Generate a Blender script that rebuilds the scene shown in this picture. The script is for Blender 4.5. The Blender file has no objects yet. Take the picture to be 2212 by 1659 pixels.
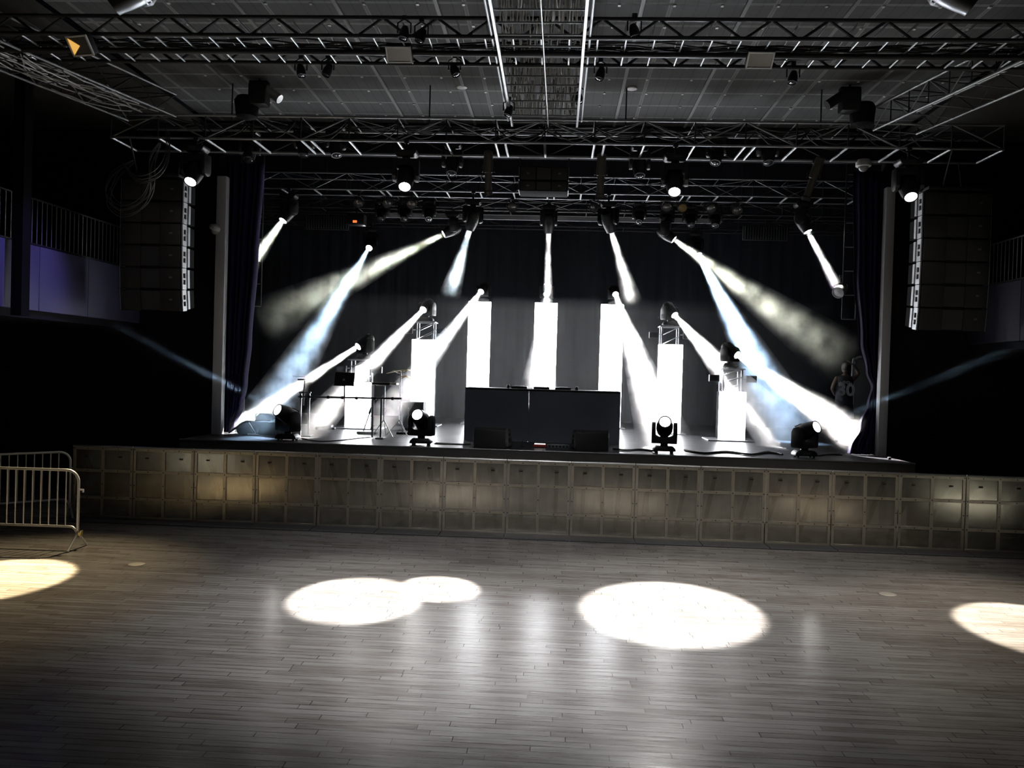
import bpy, bmesh, math, random
from mathutils import Vector, Matrix, Quaternion
R = math.radians
PI = math.pi
rng = random.Random(7)
C = bpy.context.scene.collection
sc = bpy.context.scene

# ------------------------------------------------------------------ camera
FPX, IW, IH, CZ = 1800.0, 2212.0, 1659.0, 2.55
_d = Vector(((1202 - IW / 2) / FPX, (806 - IH / 2) / FPX, 1)).normalized()      # depth axis of the hall seen from the lens
_r = R(1.68)
_x = Vector((math.cos(_r), math.sin(_r), -(_d.x * math.cos(_r) + _d.y * math.sin(_r)) / _d.z)).normalized()
_n = _d.cross(_x)                                                              # down
def to_world(v): return Vector((v.dot(_x), v.dot(_d), -v.dot(_n)))
cam_data = bpy.data.cameras.new('camera')
cam_data.sensor_fit = 'HORIZONTAL'; cam_data.sensor_width = 36.0
cam_data.lens = FPX / IW * 36.0
cam_data.clip_start = 0.05; cam_data.clip_end = 200
cam = bpy.data.objects.new('camera', cam_data); C.objects.link(cam)
rx, ry, rz_ = to_world(Vector((1, 0, 0))), to_world(Vector((0, -1, 0))), to_world(Vector((0, 0, -1)))
cam.matrix_world = Matrix(((rx.x, ry.x, rz_.x, 0), (rx.y, ry.y, rz_.y, 0), (rx.z, ry.z, rz_.z, CZ), (0, 0, 0, 1)))
sc.camera = cam

def ray(px, py): return to_world(Vector(((px - IW / 2) / FPX, (py - IH / 2) / FPX, 1)))
def at(px, py, Y):
    r = ray(px, py); t = Y / r.y
    return Vector((r.x * t, Y, CZ + r.z * t))
def atz(px, py, Z):
    r = ray(px, py); t = (Z - CZ) / r.z
    return Vector((r.x * t, r.y * t, Z))

# ------------------------------------------------------------------ world, exposure
w = bpy.data.worlds.new('hall_dark'); sc.world = w; w.use_nodes = True
w.node_tree.nodes['Background'].inputs[0].default_value = (0.5, 0.6, 1.0, 1)
w.node_tree.nodes['Background'].inputs[1].default_value = 0.0015
sc.view_settings.view_transform = 'Standard'
sc.view_settings.look = 'None'
sc.view_settings.exposure = 0.0
sc.view_settings.gamma = 1.0
sc.view_settings.use_curve_mapping = False
cy = sc.cycles
cy.use_denoising = True
cy.max_bounces = 6; cy.diffuse_bounces = 3; cy.glossy_bounces = 3; cy.transparent_max_bounces = 8
cy.volume_bounces = 0; cy.sample_clamp_indirect = 4.0
cy.caustics_reflective = False; cy.caustics_refractive = False

DECK = 1.18
LIPY = 14.53

# ------------------------------------------------------------------ materials
MATS = {}
def mat(name, col, rough=0.5, metal=0.0, spec=0.5, noise=0.0, nscale=8.0, bump=0.0, emit=None, estr=0.0):
    if name in MATS: return MATS[name]
    m = bpy.data.materials.new(name); m.use_nodes = True
    nt = m.node_tree; b = nt.nodes['Principled BSDF']
    b.inputs['Base Color'].default_value = (*col, 1)
    b.inputs['Roughness'].default_value = rough
    b.inputs['Metallic'].default_value = metal
    b.inputs['Specular IOR Level'].default_value = spec
    if noise or bump:
        tc = nt.nodes.new('ShaderNodeTexCoord'); n = nt.nodes.new('ShaderNodeTexNoise')
        n.inputs['Scale'].default_value = nscale; n.inputs['Detail'].default_value = 5
        nt.links.new(tc.outputs['Object'], n.inputs['Vector'])
        if noise:
            mx = nt.nodes.new('ShaderNodeMix'); mx.data_type = 'RGBA'
            mx.inputs[6].default_value = (*[c * (1 - noise) for c in col], 1)
            mx.inputs[7].default_value = (*[min(1, c * (1 + noise)) for c in col], 1)
            nt.links.new(n.outputs['Fac'], mx.inputs[0]); nt.links.new(mx.outputs[2], b.inputs['Base Color'])
        if bump:
            bp = nt.nodes.new('ShaderNodeBump'); bp.inputs['Strength'].default_value = bump; bp.inputs['Distance'].default_value = 0.02
            nt.links.new(n.outputs['Fac'], bp.inputs['Height']); nt.links.new(bp.outputs['Normal'], b.inputs['Normal'])
    if emit:
        b.inputs['Emission Color'].default_value = (*emit, 1); b.inputs['Emission Strength'].default_value = estr
    MATS[name] = m
    return m

BLACK = mat('black_paint', (0.012, 0.012, 0.013), 0.55, spec=0.3)
BODY = mat('black_fixture_plastic', (0.010, 0.010, 0.011), 0.38, spec=0.45)
WALLM = mat('black_wall_paint', (0.012, 0.012, 0.015), 0.9, spec=0.1, noise=0.4, nscale=2)
STEEL = mat('galvanised_steel', (0.62, 0.62, 0.60), 0.32, metal=1.0, noise=0.2, nscale=14)
TRUSSM = mat('truss_aluminium', (0.42, 0.43, 0.44), 0.38, metal=0.85, noise=0.3, nscale=10)
TRUSSB = mat('black_truss_steel', (0.022, 0.022, 0.024), 0.5, metal=0.2)
TRUSSW = mat('worn_grey_steel', (0.32, 0.33, 0.33), 0.45, metal=0.6, noise=0.3, nscale=6)
CHROME = mat('chrome_tube', (0.75, 0.75, 0.76), 0.18, metal=1.0)
RUBBER = mat('black_cable_rubber', (0.014, 0.014, 0.014), 0.6, spec=0.3)
GREYCAB = mat('grey_cable_jacket', (0.30, 0.30, 0.29), 0.5)
CABM = mat('matt_black_cabinet', (0.010, 0.010, 0.010), 0.9, spec=0.08)
GRILLE = mat('speaker_grille', (0.022, 0.022, 0.021), 0.7, noise=0.5, nscale=90)
GREYM = mat('light_grey_paint', (0.42, 0.43, 0.45), 0.6, noise=0.15, nscale=5)
WHITEM = mat('white_plastic', (0.75, 0.75, 0.72), 0.4)
CLOTHB = mat('black_cloth', (0.008, 0.008, 0.010), 0.9, spec=0.15, noise=0.5, nscale=3)
CURT = mat('indigo_velvet', (0.018, 0.014, 0.055), 0.75, spec=0.25, noise=0.3, nscale=6)
CURTR = mat('dark_plum_velvet', (0.018, 0.012, 0.045), 0.75, spec=0.25, noise=0.3, nscale=6)
LENSW = mat('lit_lens', (1, 1, 1), 0.3, emit=(1.0, 0.98, 0.95), estr=45)
LENSOFF = mat('unlit_lens_glass', (0.03, 0.03, 0.035), 0.08, spec=0.9)
LEDM = mat('lit_led_wall', (0.02, 0.02, 0.02), 0.5, emit=(0.93, 0.95, 1.0), estr=22)
SKIN = mat('skin', (0.13, 0.085, 0.068), 0.6)

def floor_material():
    m = bpy.data.materials.new('worn_strip_wood_floor'); m.use_nodes = True
    nt = m.node_tree; N = nt.nodes.new; L = nt.links.new
    b = nt.nodes['Principled BSDF']
    tc = N('ShaderNodeTexCoord')
    br = N('ShaderNodeTexBrick')
    br.inputs['Color1'].default_value = (0.0, 0, 0, 1); br.inputs['Color2'].default_value = (1, 1, 1, 1)
    br.inputs['Mortar'].default_value = (0, 0, 0, 1)
    br.inputs['Scale'].default_value = 1.0; br.inputs['Mortar Size'].default_value = 0.0036
    br.inputs['Mortar Smooth'].default_value = 0.2
    br.inputs['Brick Width'].default_value = 0.95; br.inputs['Row Height'].default_value = 0.082
    br.offset = 0.0; br.squash = 1.0
    sx = N('ShaderNodeSeparateXYZ'); L(tc.outputs['Object'], sx.inputs[0])           # every strip starts at its own random place
    rw = N('ShaderNodeMath'); rw.operation = 'DIVIDE'; rw.inputs[1].default_value = 0.082; L(sx.outputs['Y'], rw.inputs[0])
    fl = N('ShaderNodeMath'); fl.operation = 'FLOOR'; L(rw.outputs[0], fl.inputs[0])
    wn = N('ShaderNodeTexWhiteNoise'); wn.noise_dimensions = '1D'; L(fl.outputs[0], wn.inputs['W'])
    ax = N('ShaderNodeMath'); ax.operation = 'MULTIPLY_ADD'; ax.inputs[1].default_value = 7.0
    L(wn.outputs['Value'], ax.inputs[0]); L(sx.outputs['X'], ax.inputs[2])
    cx = N('ShaderNodeCombineXYZ'); L(ax.outputs[0], cx.inputs['X']); L(sx.outputs['Y'], cx.inputs['Y'])
    L(cx.outputs[0], br.inputs['Vector'])
    mp = N('ShaderNodeMapping'); mp.inputs['Scale'].default_value = (1.6, 16.0, 1)
    L(tc.outputs['Object'], mp.inputs['Vector'])
    n1 = N('ShaderNodeTexNoise'); n1.inputs['Scale'].default_value = 1.6; n1.inputs['Detail'].default_value = 7
    L(mp.outputs['Vector'], n1.inputs['Vector'])
    n2 = N('ShaderNodeTexNoise'); n2.inputs['Scale'].default_value = 0.7; n2.inputs['Detail'].default_value = 4
    L(tc.outputs['Object'], n2.inputs['Vector'])
    r1 = N('ShaderNodeValToRGB')
    r1.color_ramp.elements[0].position = 0.28; r1.color_ramp.elements[0].color = (0.15, 0.13, 0.115, 1)
    r1.color_ramp.elements[1].position = 0.72; r1.color_ramp.elements[1].color = (0.27, 0.255, 0.24, 1)
    a = N('ShaderNodeMath'); a.operation = 'MULTIPLY_ADD'; a.inputs[1].default_value = 0.34
    L(br.outputs['Color'], a.inputs[0]); L(n1.outputs['Fac'], a.inputs[2])
    a2 = N('ShaderNodeMath'); a2.operation = 'MULTIPLY_ADD'; a2.inputs[1].default_value = 0.30
    L(n2.outputs['Fac'], a2.inputs[0]); L(a.outputs[0], a2.inputs[2])
    a3 = N('ShaderNodeMath'); a3.operation = 'SUBTRACT'; a3.inputs[1].default_value = 0.27
    L(a2.outputs[0], a3.inputs[0]); L(a3.outputs[0], r1.inputs['Fac'])
    # open joints: only some are dark
    n3 = N('ShaderNodeTexNoise'); n3.inputs['Scale'].default_value = 2.2; n3.inputs['Detail'].default_value = 3
    L(tc.outputs['Object'], n3.inputs['Vector'])
    g = N('ShaderNodeMapRange'); g.inputs[1].default_value = 0.40; g.inputs[2].default_value = 0.56
    g.inputs[3].default_value = 0.30; g.inputs[4].default_value = 1.0
    L(n3.outputs['Fac'], g.inputs[0])
    jm = N('ShaderNodeMath'); jm.operation = 'MULTIPLY'
    L(br.outputs['Fac'], jm.inputs[0]); L(g.outputs[0], jm.inputs[1])
    mx = N('ShaderNodeMix'); mx.data_type = 'RGBA'; mx.inputs[7].default_value = (0.015, 0.013, 0.012, 1)
    L(jm.outputs[0], mx.inputs[0]); L(r1.outputs['Color'], mx.inputs[6])
    L(mx.outputs[2], b.inputs['Base Color'])
    rr = N('ShaderNodeMapRange'); rr.inputs[3].default_value = 0.17; rr.inputs[4].default_value = 0.30
    L(n1.outputs['Fac'], rr.inputs[0]); L(rr.outputs[0], b.inputs['Roughness'])
    b.inputs['Specular IOR Level'].default_value = 0.55
    bp = N('ShaderNodeBump'); bp.inputs['Strength'].default_value = 0.35; bp.inputs['Distance'].default_value = 0.004
    hs = N('ShaderNodeMath'); hs.operation = 'MULTIPLY_ADD'; hs.inputs[1].default_value = -1.0
    L(jm.outputs[0], hs.inputs[0]); L(n1.outputs['Fac'], hs.inputs[2])
    L(hs.outputs[0], bp.inputs['Height']); L(bp.outputs['Normal'], b.inputs['Normal'])
    return m
FLOORM = floor_material()

def ceiling_material():
    m = bpy.data.materials.new('perforated_ceiling_tiles'); m.use_nodes = True
    nt = m.node_tree; N = nt.nodes.new; L = nt.links.new
    b = nt.nodes['Principled BSDF']; b.inputs['Roughness'].default_value = 0.85
    tc = N('ShaderNodeTexCoord')
    br = N('ShaderNodeTexBrick'); br.offset = 0.0
    br.inputs['Color1'].default_value = (0.068, 0.069, 0.067, 1); br.inputs['Color2'].default_value = (0.085, 0.086, 0.084, 1)
    br.inputs['Mortar'].default_value = (0.22, 0.225, 0.22, 1)
    br.inputs['Scale'].default_value = 1.0; br.inputs['Mortar Size'].default_value = 0.03
    br.inputs['Brick Width'].default_value = 1.30; br.inputs['Row Height'].default_value = 0.66
    L(tc.outputs['Object'], br.inputs['Vector'])
    b2 = N('ShaderNodeTexBrick'); b2.offset = 0.0                      # panel joints within a bay
    b2.inputs['Color1'].default_value = (1, 1, 1, 1); b2.inputs['Color2'].default_value = (0.9, 0.9, 0.9, 1)
    b2.inputs['Mortar'].default_value = (0.62, 0.62, 0.62, 1)
    b2.inputs['Scale'].default_value = 1.0; b2.inputs['Mortar Size'].default_value = 0.008
    b2.inputs['Brick Width'].default_value = 0.1625; b2.inputs['Row Height'].default_value = 0.66
    L(tc.outputs['Object'], b2.inputs['Vector'])
    mx = N('ShaderNodeMix'); mx.data_type = 'RGBA'; mx.blend_type = 'MULTIPLY'; mx.inputs[0].default_value = 1
    L(br.outputs['Color'], mx.inputs[6]); L(b2.outputs['Color'], mx.inputs[7])
    n = N('ShaderNodeTexNoise'); n.inputs['Scale'].default_value = 1.3; n.inputs['Detail'].default_value = 6
    L(tc.outputs['Object'], n.inputs['Vector'])
    mr = N('ShaderNodeMapRange'); mr.inputs[3].default_value = 0.6; mr.inputs[4].default_value = 1.3
    L(n.outputs['Fac'], mr.inputs[0])
    m2 = N('ShaderNodeMix'); m2.data_type = 'RGBA'; m2.blend_type = 'MULTIPLY'; m2.inputs[0].default_value = 1
    L(mx.outputs[2], m2.inputs[6]); L(mr.outputs[0], m2.inputs[7])
    L(m2.outputs[2], b.inputs['Base Color'])
    return m
CEILM = ceiling_material()

def panel_material():
    m = bpy.data.materials.new('perforated_aluminium_sheet'); m.use_nodes = True
    nt = m.node_tree; N = nt.nodes.new; L = nt.links.new
    b = nt.nodes['Principled BSDF']; out = nt.nodes['Material Output']
    tc = N('ShaderNodeTexCoord'); n = N('ShaderNodeTexNoise'); n.inputs['Scale'].default_value = 7; n.inputs['Detail'].default_value = 8
    L(tc.outputs['Object'], n.inputs['Vector'])
    r = N('ShaderNodeValToRGB')
    r.color_ramp.elements[0].position = 0.3; r.color_ramp.elements[0].color = (0.40, 0.37, 0.29, 1)
    r.color_ramp.elements[1].position = 0.75; r.color_ramp.elements[1].color = (0.62, 0.59, 0.50, 1)
    L(n.outputs['Fac'], r.inputs['Fac']); L(r.outputs['Color'], b.inputs['Base Color'])
    b.inputs['Metallic'].default_value = 0.9; b.inputs['Roughness'].default_value = 0.17
    n2 = N('ShaderNodeTexNoise'); n2.inputs['Scale'].default_value = 3.0; n2.inputs['Detail'].default_value = 2
    L(tc.outputs['Object'], n2.inputs['Vector'])
    bp = N('ShaderNodeBump'); bp.inputs['Strength'].default_value = 0.05; bp.inputs['Distance'].default_value = 0.03
    L(n2.outputs['Fac'], bp.inputs['Height']); L(bp.outputs['Normal'], b.inputs['Normal'])
    t = N('ShaderNodeBsdfTransparent'); ms = N('ShaderNodeMixShader'); ms.inputs[0].default_value = 0.34
    L(b.outputs[0], ms.inputs[1]); L(t.outputs[0], ms.inputs[2]); L(ms.outputs[0], out.inputs['Surface'])
    return m
PANELM = panel_material()
FRAMEM = mat('brushed_aluminium_frame', (0.46, 0.42, 0.34), 0.30, metal=0.8, noise=0.25, nscale=12, bump=0.05)

def deck_material():
    m = bpy.data.materials.new('black_stage_deck'); m.use_nodes = True
    nt = m.node_tree; N = nt.nodes.new; L = nt.links.new
    b = nt.nodes['Principled BSDF']
    tc = N('ShaderNodeTexCoord'); n = N('ShaderNodeTexNoise'); n.inputs['Scale'].default_value = 3; n.inputs['Detail'].default_value = 8
    L(tc.outputs['Object'], n.inputs['Vector'])
    r = N('ShaderNodeValToRGB')
    r.color_ramp.elements[0].color = (0.030, 0.030, 0.033, 1); r.color_ramp.elements[1].color = (0.075, 0.075, 0.08, 1)
    L(n.outputs['Fac'], r.inputs['Fac']); L(r.outputs['Color'], b.inputs['Base Color'])
    mr = N('ShaderNodeMapRange'); mr.inputs[3].default_value = 0.22; mr.inputs[4].default_value = 0.42
    L(n.outputs['Fac'], mr.inputs[0]); L(mr.outputs[0], b.inputs['Roughness'])
    b.inputs['Specular IOR Level'].default_value = 0.6
    return m
DECKM = deck_material()

def haze_material(name, dens, scale, lo, hi, seed, p0, p1, fade, near):
    m = bpy.data.materials.new(name); m.use_nodes = True
    nt = m.node_tree; nt.nodes.clear(); N = nt.nodes.new; L = nt.links.new
    out = N('ShaderNodeOutputMaterial'); v = N('ShaderNodeVolumeScatter')
    v.inputs['Color'].default_value = (1, 1, 1, 1); v.inputs['Anisotropy'].default_value = 0.0
    tc = N('ShaderNodeTexCoord'); mp = N('ShaderNodeMapping'); mp.inputs['Location'].default_value = (seed * 3.7, seed * 1.3, seed)
    n = N('ShaderNodeTexNoise'); n.inputs['Scale'].default_value = scale; n.inputs['Detail'].default_value = 4; n.inputs['Roughness'].default_value = 0.6
    L(tc.outputs['Object'], mp.inputs['Vector']); L(mp.outputs['Vector'], n.inputs['Vector'])
    mr = N('ShaderNodeMapRange'); mr.inputs[1].default_value = lo; mr.inputs[2].default_value = hi
    mr.inputs[3].default_value = dens * 0.06; mr.inputs[4].default_value = dens
    L(n.outputs['Fac'], mr.inputs[0])
    d = p1 - p0; ax = d / d.length_squared                                  # how the smoke thins out along the beam
    sb = N('ShaderNodeVectorMath'); sb.operation = 'SUBTRACT'; sb.inputs[1].default_value = p0
    dt = N('ShaderNodeVectorMath'); dt.operation = 'DOT_PRODUCT'; dt.inputs[1].default_value = ax
    L(tc.outputs['Object'], sb.inputs[0]); L(sb.outputs[0], dt.inputs[0])
    rp = N('ShaderNodeValToRGB'); e = rp.color_ramp.elements
    e[0].position = 0.0; e[0].color = (near, near, near, 1); e[1].position = 1.0; e[1].color = (0, 0, 0, 1)
    q = e.new(0.22); q.color = (1, 1, 1, 1); q = e.new(fade); q.color = (1, 1, 1, 1)
    L(dt.outputs['Value'], rp.inputs['Fac'])
    mu = N('ShaderNodeMath'); mu.operation = 'MULTIPLY'; L(mr.outputs[0], mu.inputs[0]); L(rp.outputs['Color'], mu.inputs[1])
    L(mu.outputs[0], v.inputs['Density']); L(v.outputs[0], out.inputs['Volume'])
    return m

# ------------------------------------------------------------------ mesh building
class MB:
    def __init__(self): self.bm = bmesh.new()
    def box(self, c, s, rot=None, bev=0.0, seg=2):
        M = Matrix.Translation(Vector(c))
        if rot is not None: M = M @ rot.to_4x4()
        M = M @ Matrix.Diagonal((s[0], s[1], s[2], 1))
        g = bmesh.ops.create_cube(self.bm, size=1.0, matrix=M)
        if bev:
            es = list({e for v in g['verts'] for e in v.link_edges})
            bmesh.ops.bevel(self.bm, geom=es, offset=bev, segments=seg, affect='EDGES', profile=0.5)
        return self
    def cyl(self, p0, p1, r, seg=10, r2=None):
        p0, p1 = Vector(p0), Vector(p1); d = p1 - p0
        if d.length < 1e-6: return self
        M = Matrix.Translation((p0 + p1) / 2) @ d.to_track_quat('Z', 'Y').to_matrix().to_4x4()
        bmesh.ops.create_cone(self.bm, cap_ends=True, cap_tris=False, segments=seg, radius1=r, radius2=r if r2 is None else r2, depth=d.length, matrix=M)
        return self
    def sphere(self, c, r, s=(1, 1, 1), rot=None, u=14, v=10):
        M = Matrix.Translation(Vector(c))
        if rot is not None: M = M @ rot.to_4x4()
        M = M @ Matrix.Diagonal((s[0], s[1], s[2], 1))
        bmesh.ops.create_uvsphere(self.bm, u_segments=u, v_segments=v, radius=r, matrix=M)
        return self
    def tube(self, pts, r, seg=8, caps=True):
        pts = [Vector(p) for p in pts]; n = len(pts); rings = []
        t = (pts[1] - pts[0]).normalized(); up = Vector((0, 0, 1)) if abs(t.z) < 0.9 else Vector((1, 0, 0))
        a = t.cross(up).normalized()
        for i, p in enumerate(pts):
            t = (pts[min(i + 1, n - 1)] - pts[max(i - 1, 0)]).normalized()
            a = (a - t * a.dot(t)).normalized(); b = t.cross(a)
            rr = r[i] if isinstance(r, (list, tuple)) else r
            rings.append([self.bm.verts.new(p + (a * math.cos(2 * PI * k / seg) + b * math.sin(2 * PI * k / seg)) * rr) for k in range(seg)])
        for i in range(n - 1):
            for k in range(seg):
                self.bm.faces.new((rings[i][k], rings[i][(k + 1) % seg], rings[i + 1][(k + 1) % seg], rings[i + 1][k]))
        if caps:
            self.bm.faces.new(rings[0][::-1]); self.bm.faces.new(rings[-1])
        return self
    def lathe(self, prof, M=None, seg=20):
        M = M or Matrix.Identity(4); rings = []
        for r, z in prof:
            rings.append([self.bm.verts.new(M @ Vector((r * math.cos(2 * PI * k / seg), r * math.sin(2 * PI * k / seg), z))) for k in range(seg)])
        for i in range(len(rings) - 1):
            for k in range(seg):
                self.bm.faces.new((rings[i][k], rings[i][(k + 1) % seg], rings[i + 1][(k + 1) % seg], rings[i + 1][k]))
        self.bm.faces.new(rings[0][::-1]); self.bm.faces.new(rings[-1])
        return self
    def prism(self, poly, f, t):
        """poly in 2-D, f(u, v, w) -> point, extruded w from 0 to t"""
        A = [self.bm.verts.new(f(u, v, 0)) for u, v in poly]; B = [self.bm.verts.new(f(u, v, t)) for u, v in poly]
        n = len(poly)
        self.bm.faces.new(A[::-1]); self.bm.faces.new(B)
        for i in range(n): self.bm.faces.new((A[i], A[(i + 1) % n], B[(i + 1) % n], B[i]))
        return self
    def grid(self, f, nu, nv):
        V = [[self.bm.verts.new(f(i / nu, j / nv)) for j in range(nv + 1)] for i in range(nu + 1)]
        for i in range(nu):
            for j in range(nv): self.bm.faces.new((V[i][j], V[i + 1][j], V[i + 1][j + 1], V[i][j + 1]))
        return self
    def build(self, name, m, parent=None, smooth=True):
        bmesh.ops.recalc_face_normals(self.bm, faces=self.bm.faces)
        me = bpy.data.meshes.new(name); self.bm.to_mesh(me); self.bm.free()
        me.materials.append(m)
        if smooth:
            me.polygons.foreach_set('use_smooth', [True] * len(me.polygons)); me.set_sharp_from_angle(angle=R(38))
        o = bpy.data.objects.new(name, me); C.objects.link(o)
        if parent: o.parent = parent
        return o

def tag(o, label=None, cat=None, group=None, kind=None):
    if label: o['label'] = label
    if cat: o['category'] = cat
    if group: o['group'] = group
    if kind: o['kind'] = kind
    return o
def thing(name, label, cat, loc=(0, 0, 0), rotz=0.0, group=None):
    o = bpy.data.objects.new(name, None); C.objects.link(o)
    o.empty_display_size = 0.1
    o.location = loc; o.rotation_euler = (0, 0, rotz)
    return tag(o, label, cat, group)
def struct(o, label=None, cat=None):
    return tag(o, label, cat, kind='structure')
def dup(root, loc, rotz, label, group=None):
    r = root.copy(); C.objects.link(r); r.location = loc; r.rotation_euler = (0, 0, rotz); r['label'] = label
    if group: r['group'] = group
    for ch in list(root.children):
        if ch.type == 'LIGHT': continue
        c = ch.copy(); C.objects.link(c); c.parent = r
        for g in ch.children:
            d = g.copy(); C.objects.link(d); d.parent = c
    return r
_unit = {}
def rod(name, p0, p1, r, m, parent, seg=8):
    """a straight round member as its own object, sharing one unit mesh per radius and material"""
    key = (name, round(r, 4), m.name, seg)
    if key not in _unit:
        b = MB().cyl((0, 0, -0.5), (0, 0, 0.5), r, seg); o = b.build(name, m); _unit[key] = o.data
    else:
        o = bpy.data.objects.new(name, _unit[key]); C.objects.link(o)
    o.parent = parent
    p0, p1 = Vector(p0), Vector(p1); d = p1 - p0
    o.location = (p0 + p1) / 2; o.rotation_mode = 'QUATERNION'; o.rotation_quaternion = d.to_track_quat('Z', 'Y')
    o.scale = (1, 1, d.length)
    return o
ORD = ['first', 'second', 'third', 'fourth', 'fifth', 'sixth', 'seventh', 'eighth', 'ninth', 'tenth', 'eleventh', 'twelfth', 'thirteenth', 'fourteenth', 'fifteenth', 'sixteenth', 'seventeenth', 'eighteenth']

# ------------------------------------------------------------------ light out of a fixture
def beam_light(p0, d, r0, spread_deg, power, col, name='lamp'):
    L = bpy.data.lights.new(name, 'AREA'); L.shape = 'DISK'; L.size = 2 * r0
    L.spread = R(spread_deg); L.energy = power; L.color = col
    o = bpy.data.objects.new(name, L); C.objects.link(o)
    o.location = p0 + d * 0.012; o.rotation_mode = 'QUATERNION'; o.rotation_quaternion = d.to_track_quat('-Z', 'Y')
    return o
def spot_light(p0, d, ang, power, col, blend=0.15, size=0.05, name='lamp'):
    L = bpy.data.lights.new(name, 'SPOT'); L.spot_size = R(ang); L.spot_blend = blend
    L.energy = power; L.color = col; L.shadow_soft_size = size
    o = bpy.data.objects.new(name, L); C.objects.link(o)
    o.location = p0 + d * 0.08; o.rotation_mode = 'QUATERNION'; o.rotation_quaternion = d.to_track_quat('-Z', 'Y')
    return o
HAZE_N = [0]
def haze(p0, p1, r0, r1, dens, label, scale=2.0, lo=0.35, hi=0.65, fade=0.9, near=0.5):
    p0, p1 = Vector(p0), Vector(p1); d = (p1 - p0)
    HAZE_N[0] += 1
    b = MB()
    n = 6
    pts = [p0 + d * (i / n) for i in range(n + 1)]
    b.tube(pts, [r0 + (r1 - r0) * i / n for i in range(n + 1)], 14)
    o = b.build('haze', haze_material('theatre_haze', dens, scale, lo, hi, HAZE_N[0], p0, p1, fade, near))
    return tag(o, label, 'haze', 'light beams in the haze', 'stuff')

# ------------------------------------------------------------------ the setting
HZ = 7.2
struct(MB().grid(lambda u, v: Vector((-12 + 23.4 * u, -7 + 22.9 * v, 0)), 1, 1).build('floor', FLOORM, smooth=False))
struct(MB().box((-0.3, 4.4, HZ + 0.05), (13.0, 22.6, 0.1)).build('ceiling', CEILM, smooth=False))
# the ceiling's main runners along the depth of the hall
b = MB()
for k in range(-4, 5):
    b.box((-0.36 + k * 1.30, 4.4, HZ - 0.012), (0.05, 22.6, 0.024))
struct(b.build('ceiling_trim', mat('dull_grey_runner', (0.17, 0.175, 0.17), 0.6), smooth=False))
b = MB()
for k in range(-9, 10):
    for q in range(14):
        x = -0.36 + k * 0.65 + 0.325 + 0.02 * ((k * 7 + q * 3) % 5); y = 7.2 + q * 0.66 + 0.10
        if abs(x + 0.3) > 0.8: b.box((x, y, HZ - 0.006), (0.035, 0.05, 0.012))
struct(b.build('ceiling_clip', WHITEM, smooth=False), 'rows of small white clips dotted over the ceiling tiles', 'ceiling clips')
for s, nm in ((-1, 'left'), (1, 'right')):
    xw = -0.3 + s * 11.2
    struct(MB().box((xw, 4.4, 3.7), (0.2, 22.8, 7.4)).build('wall_' + nm, WALLM, smooth=False))
    struct(MB().box((-0.3 + s * 8.85, 4.4, 7.06), (4.7, 22.6, 0.14)).build('ceiling_soffit', mat('brown_black_soffit', (0.022, 0.019, 0.014), 0.9), smooth=False))
struct(MB().box((-0.3, -7.1, 3.7), (22.6, 0.2, 7.4)).build('wall_rear', WALLM, smooth=False))
# proscenium wall with its opening
b = MB()
b.box((-8.95, 15.95, 3.7), (4.7, 0.3, 7.4)); b.box((8.55, 15.95, 3.7), (5.1, 0.3, 7.4)); b.box((-0.3, 15.95, 7.1), (12.8, 0.3, 0.9))
struct(b.build('wall_proscenium', WALLM, smooth=False))
struct(MB().box((-6.52, 15.80, (DECK + 6.15) / 2), (0.19, 0.16, 6.15 - DECK), bev=0.01).build('trim_1', mat('pale_pilaster_paint', (.90, .91, .93), .6)), 'pale grey pilaster down the edge of the stage opening beside the indigo curtain', 'pilaster')
struct(MB().box((6.05, 15.80, (DECK + 6.15) / 2), (0.16, 0.16, 6.15 - DECK), bev=0.01).build('trim_2', mat('pale_pilaster_paint', (.90, .91, .93), .6)), 'pale grey pilaster half hidden behind the tied plum curtain', 'pilaster')
# stage house
b = MB(); b.box((-9.3, 20.2, 4.2), (0.2, 8.4, 8.4)); struct(b.build('wall_stage_left', WALLM, smooth=False))
b = MB(); b.box((8.7, 20.2, 4.2), (0.2, 8.4, 8.4)); struct(b.build('wall_stage_right', WALLM, smooth=False))
struct(MB().box((-0.3, 20.2, 8.3), (18.2, 8.4, 0.2)).build('ceiling_stage', WALLM, smooth=False))
def drape_pt(u, v, x0, x1, z0, z1, Y, amp, waves):
    x = x0 + (x1 - x0) * u
    return Vector((x, Y + amp * math.sin(u * waves * 2 * PI) + amp * 0.4 * math.sin(u * waves * 4.7 * PI + 1), z0 + (z1 - z0) * v))
back = MB().grid(lambda u, v: drape_pt(u, v, -9.2, 8.6, DECK, 8.0, 23.9, 0.010, 46), 420, 1).build('backdrop_drape', mat('charcoal_drape', (0.020, 0.021, 0.025), 0.9, spec=0.1))
tag(back, 'black drape hanging across the whole back of the stage', 'drape')

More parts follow.
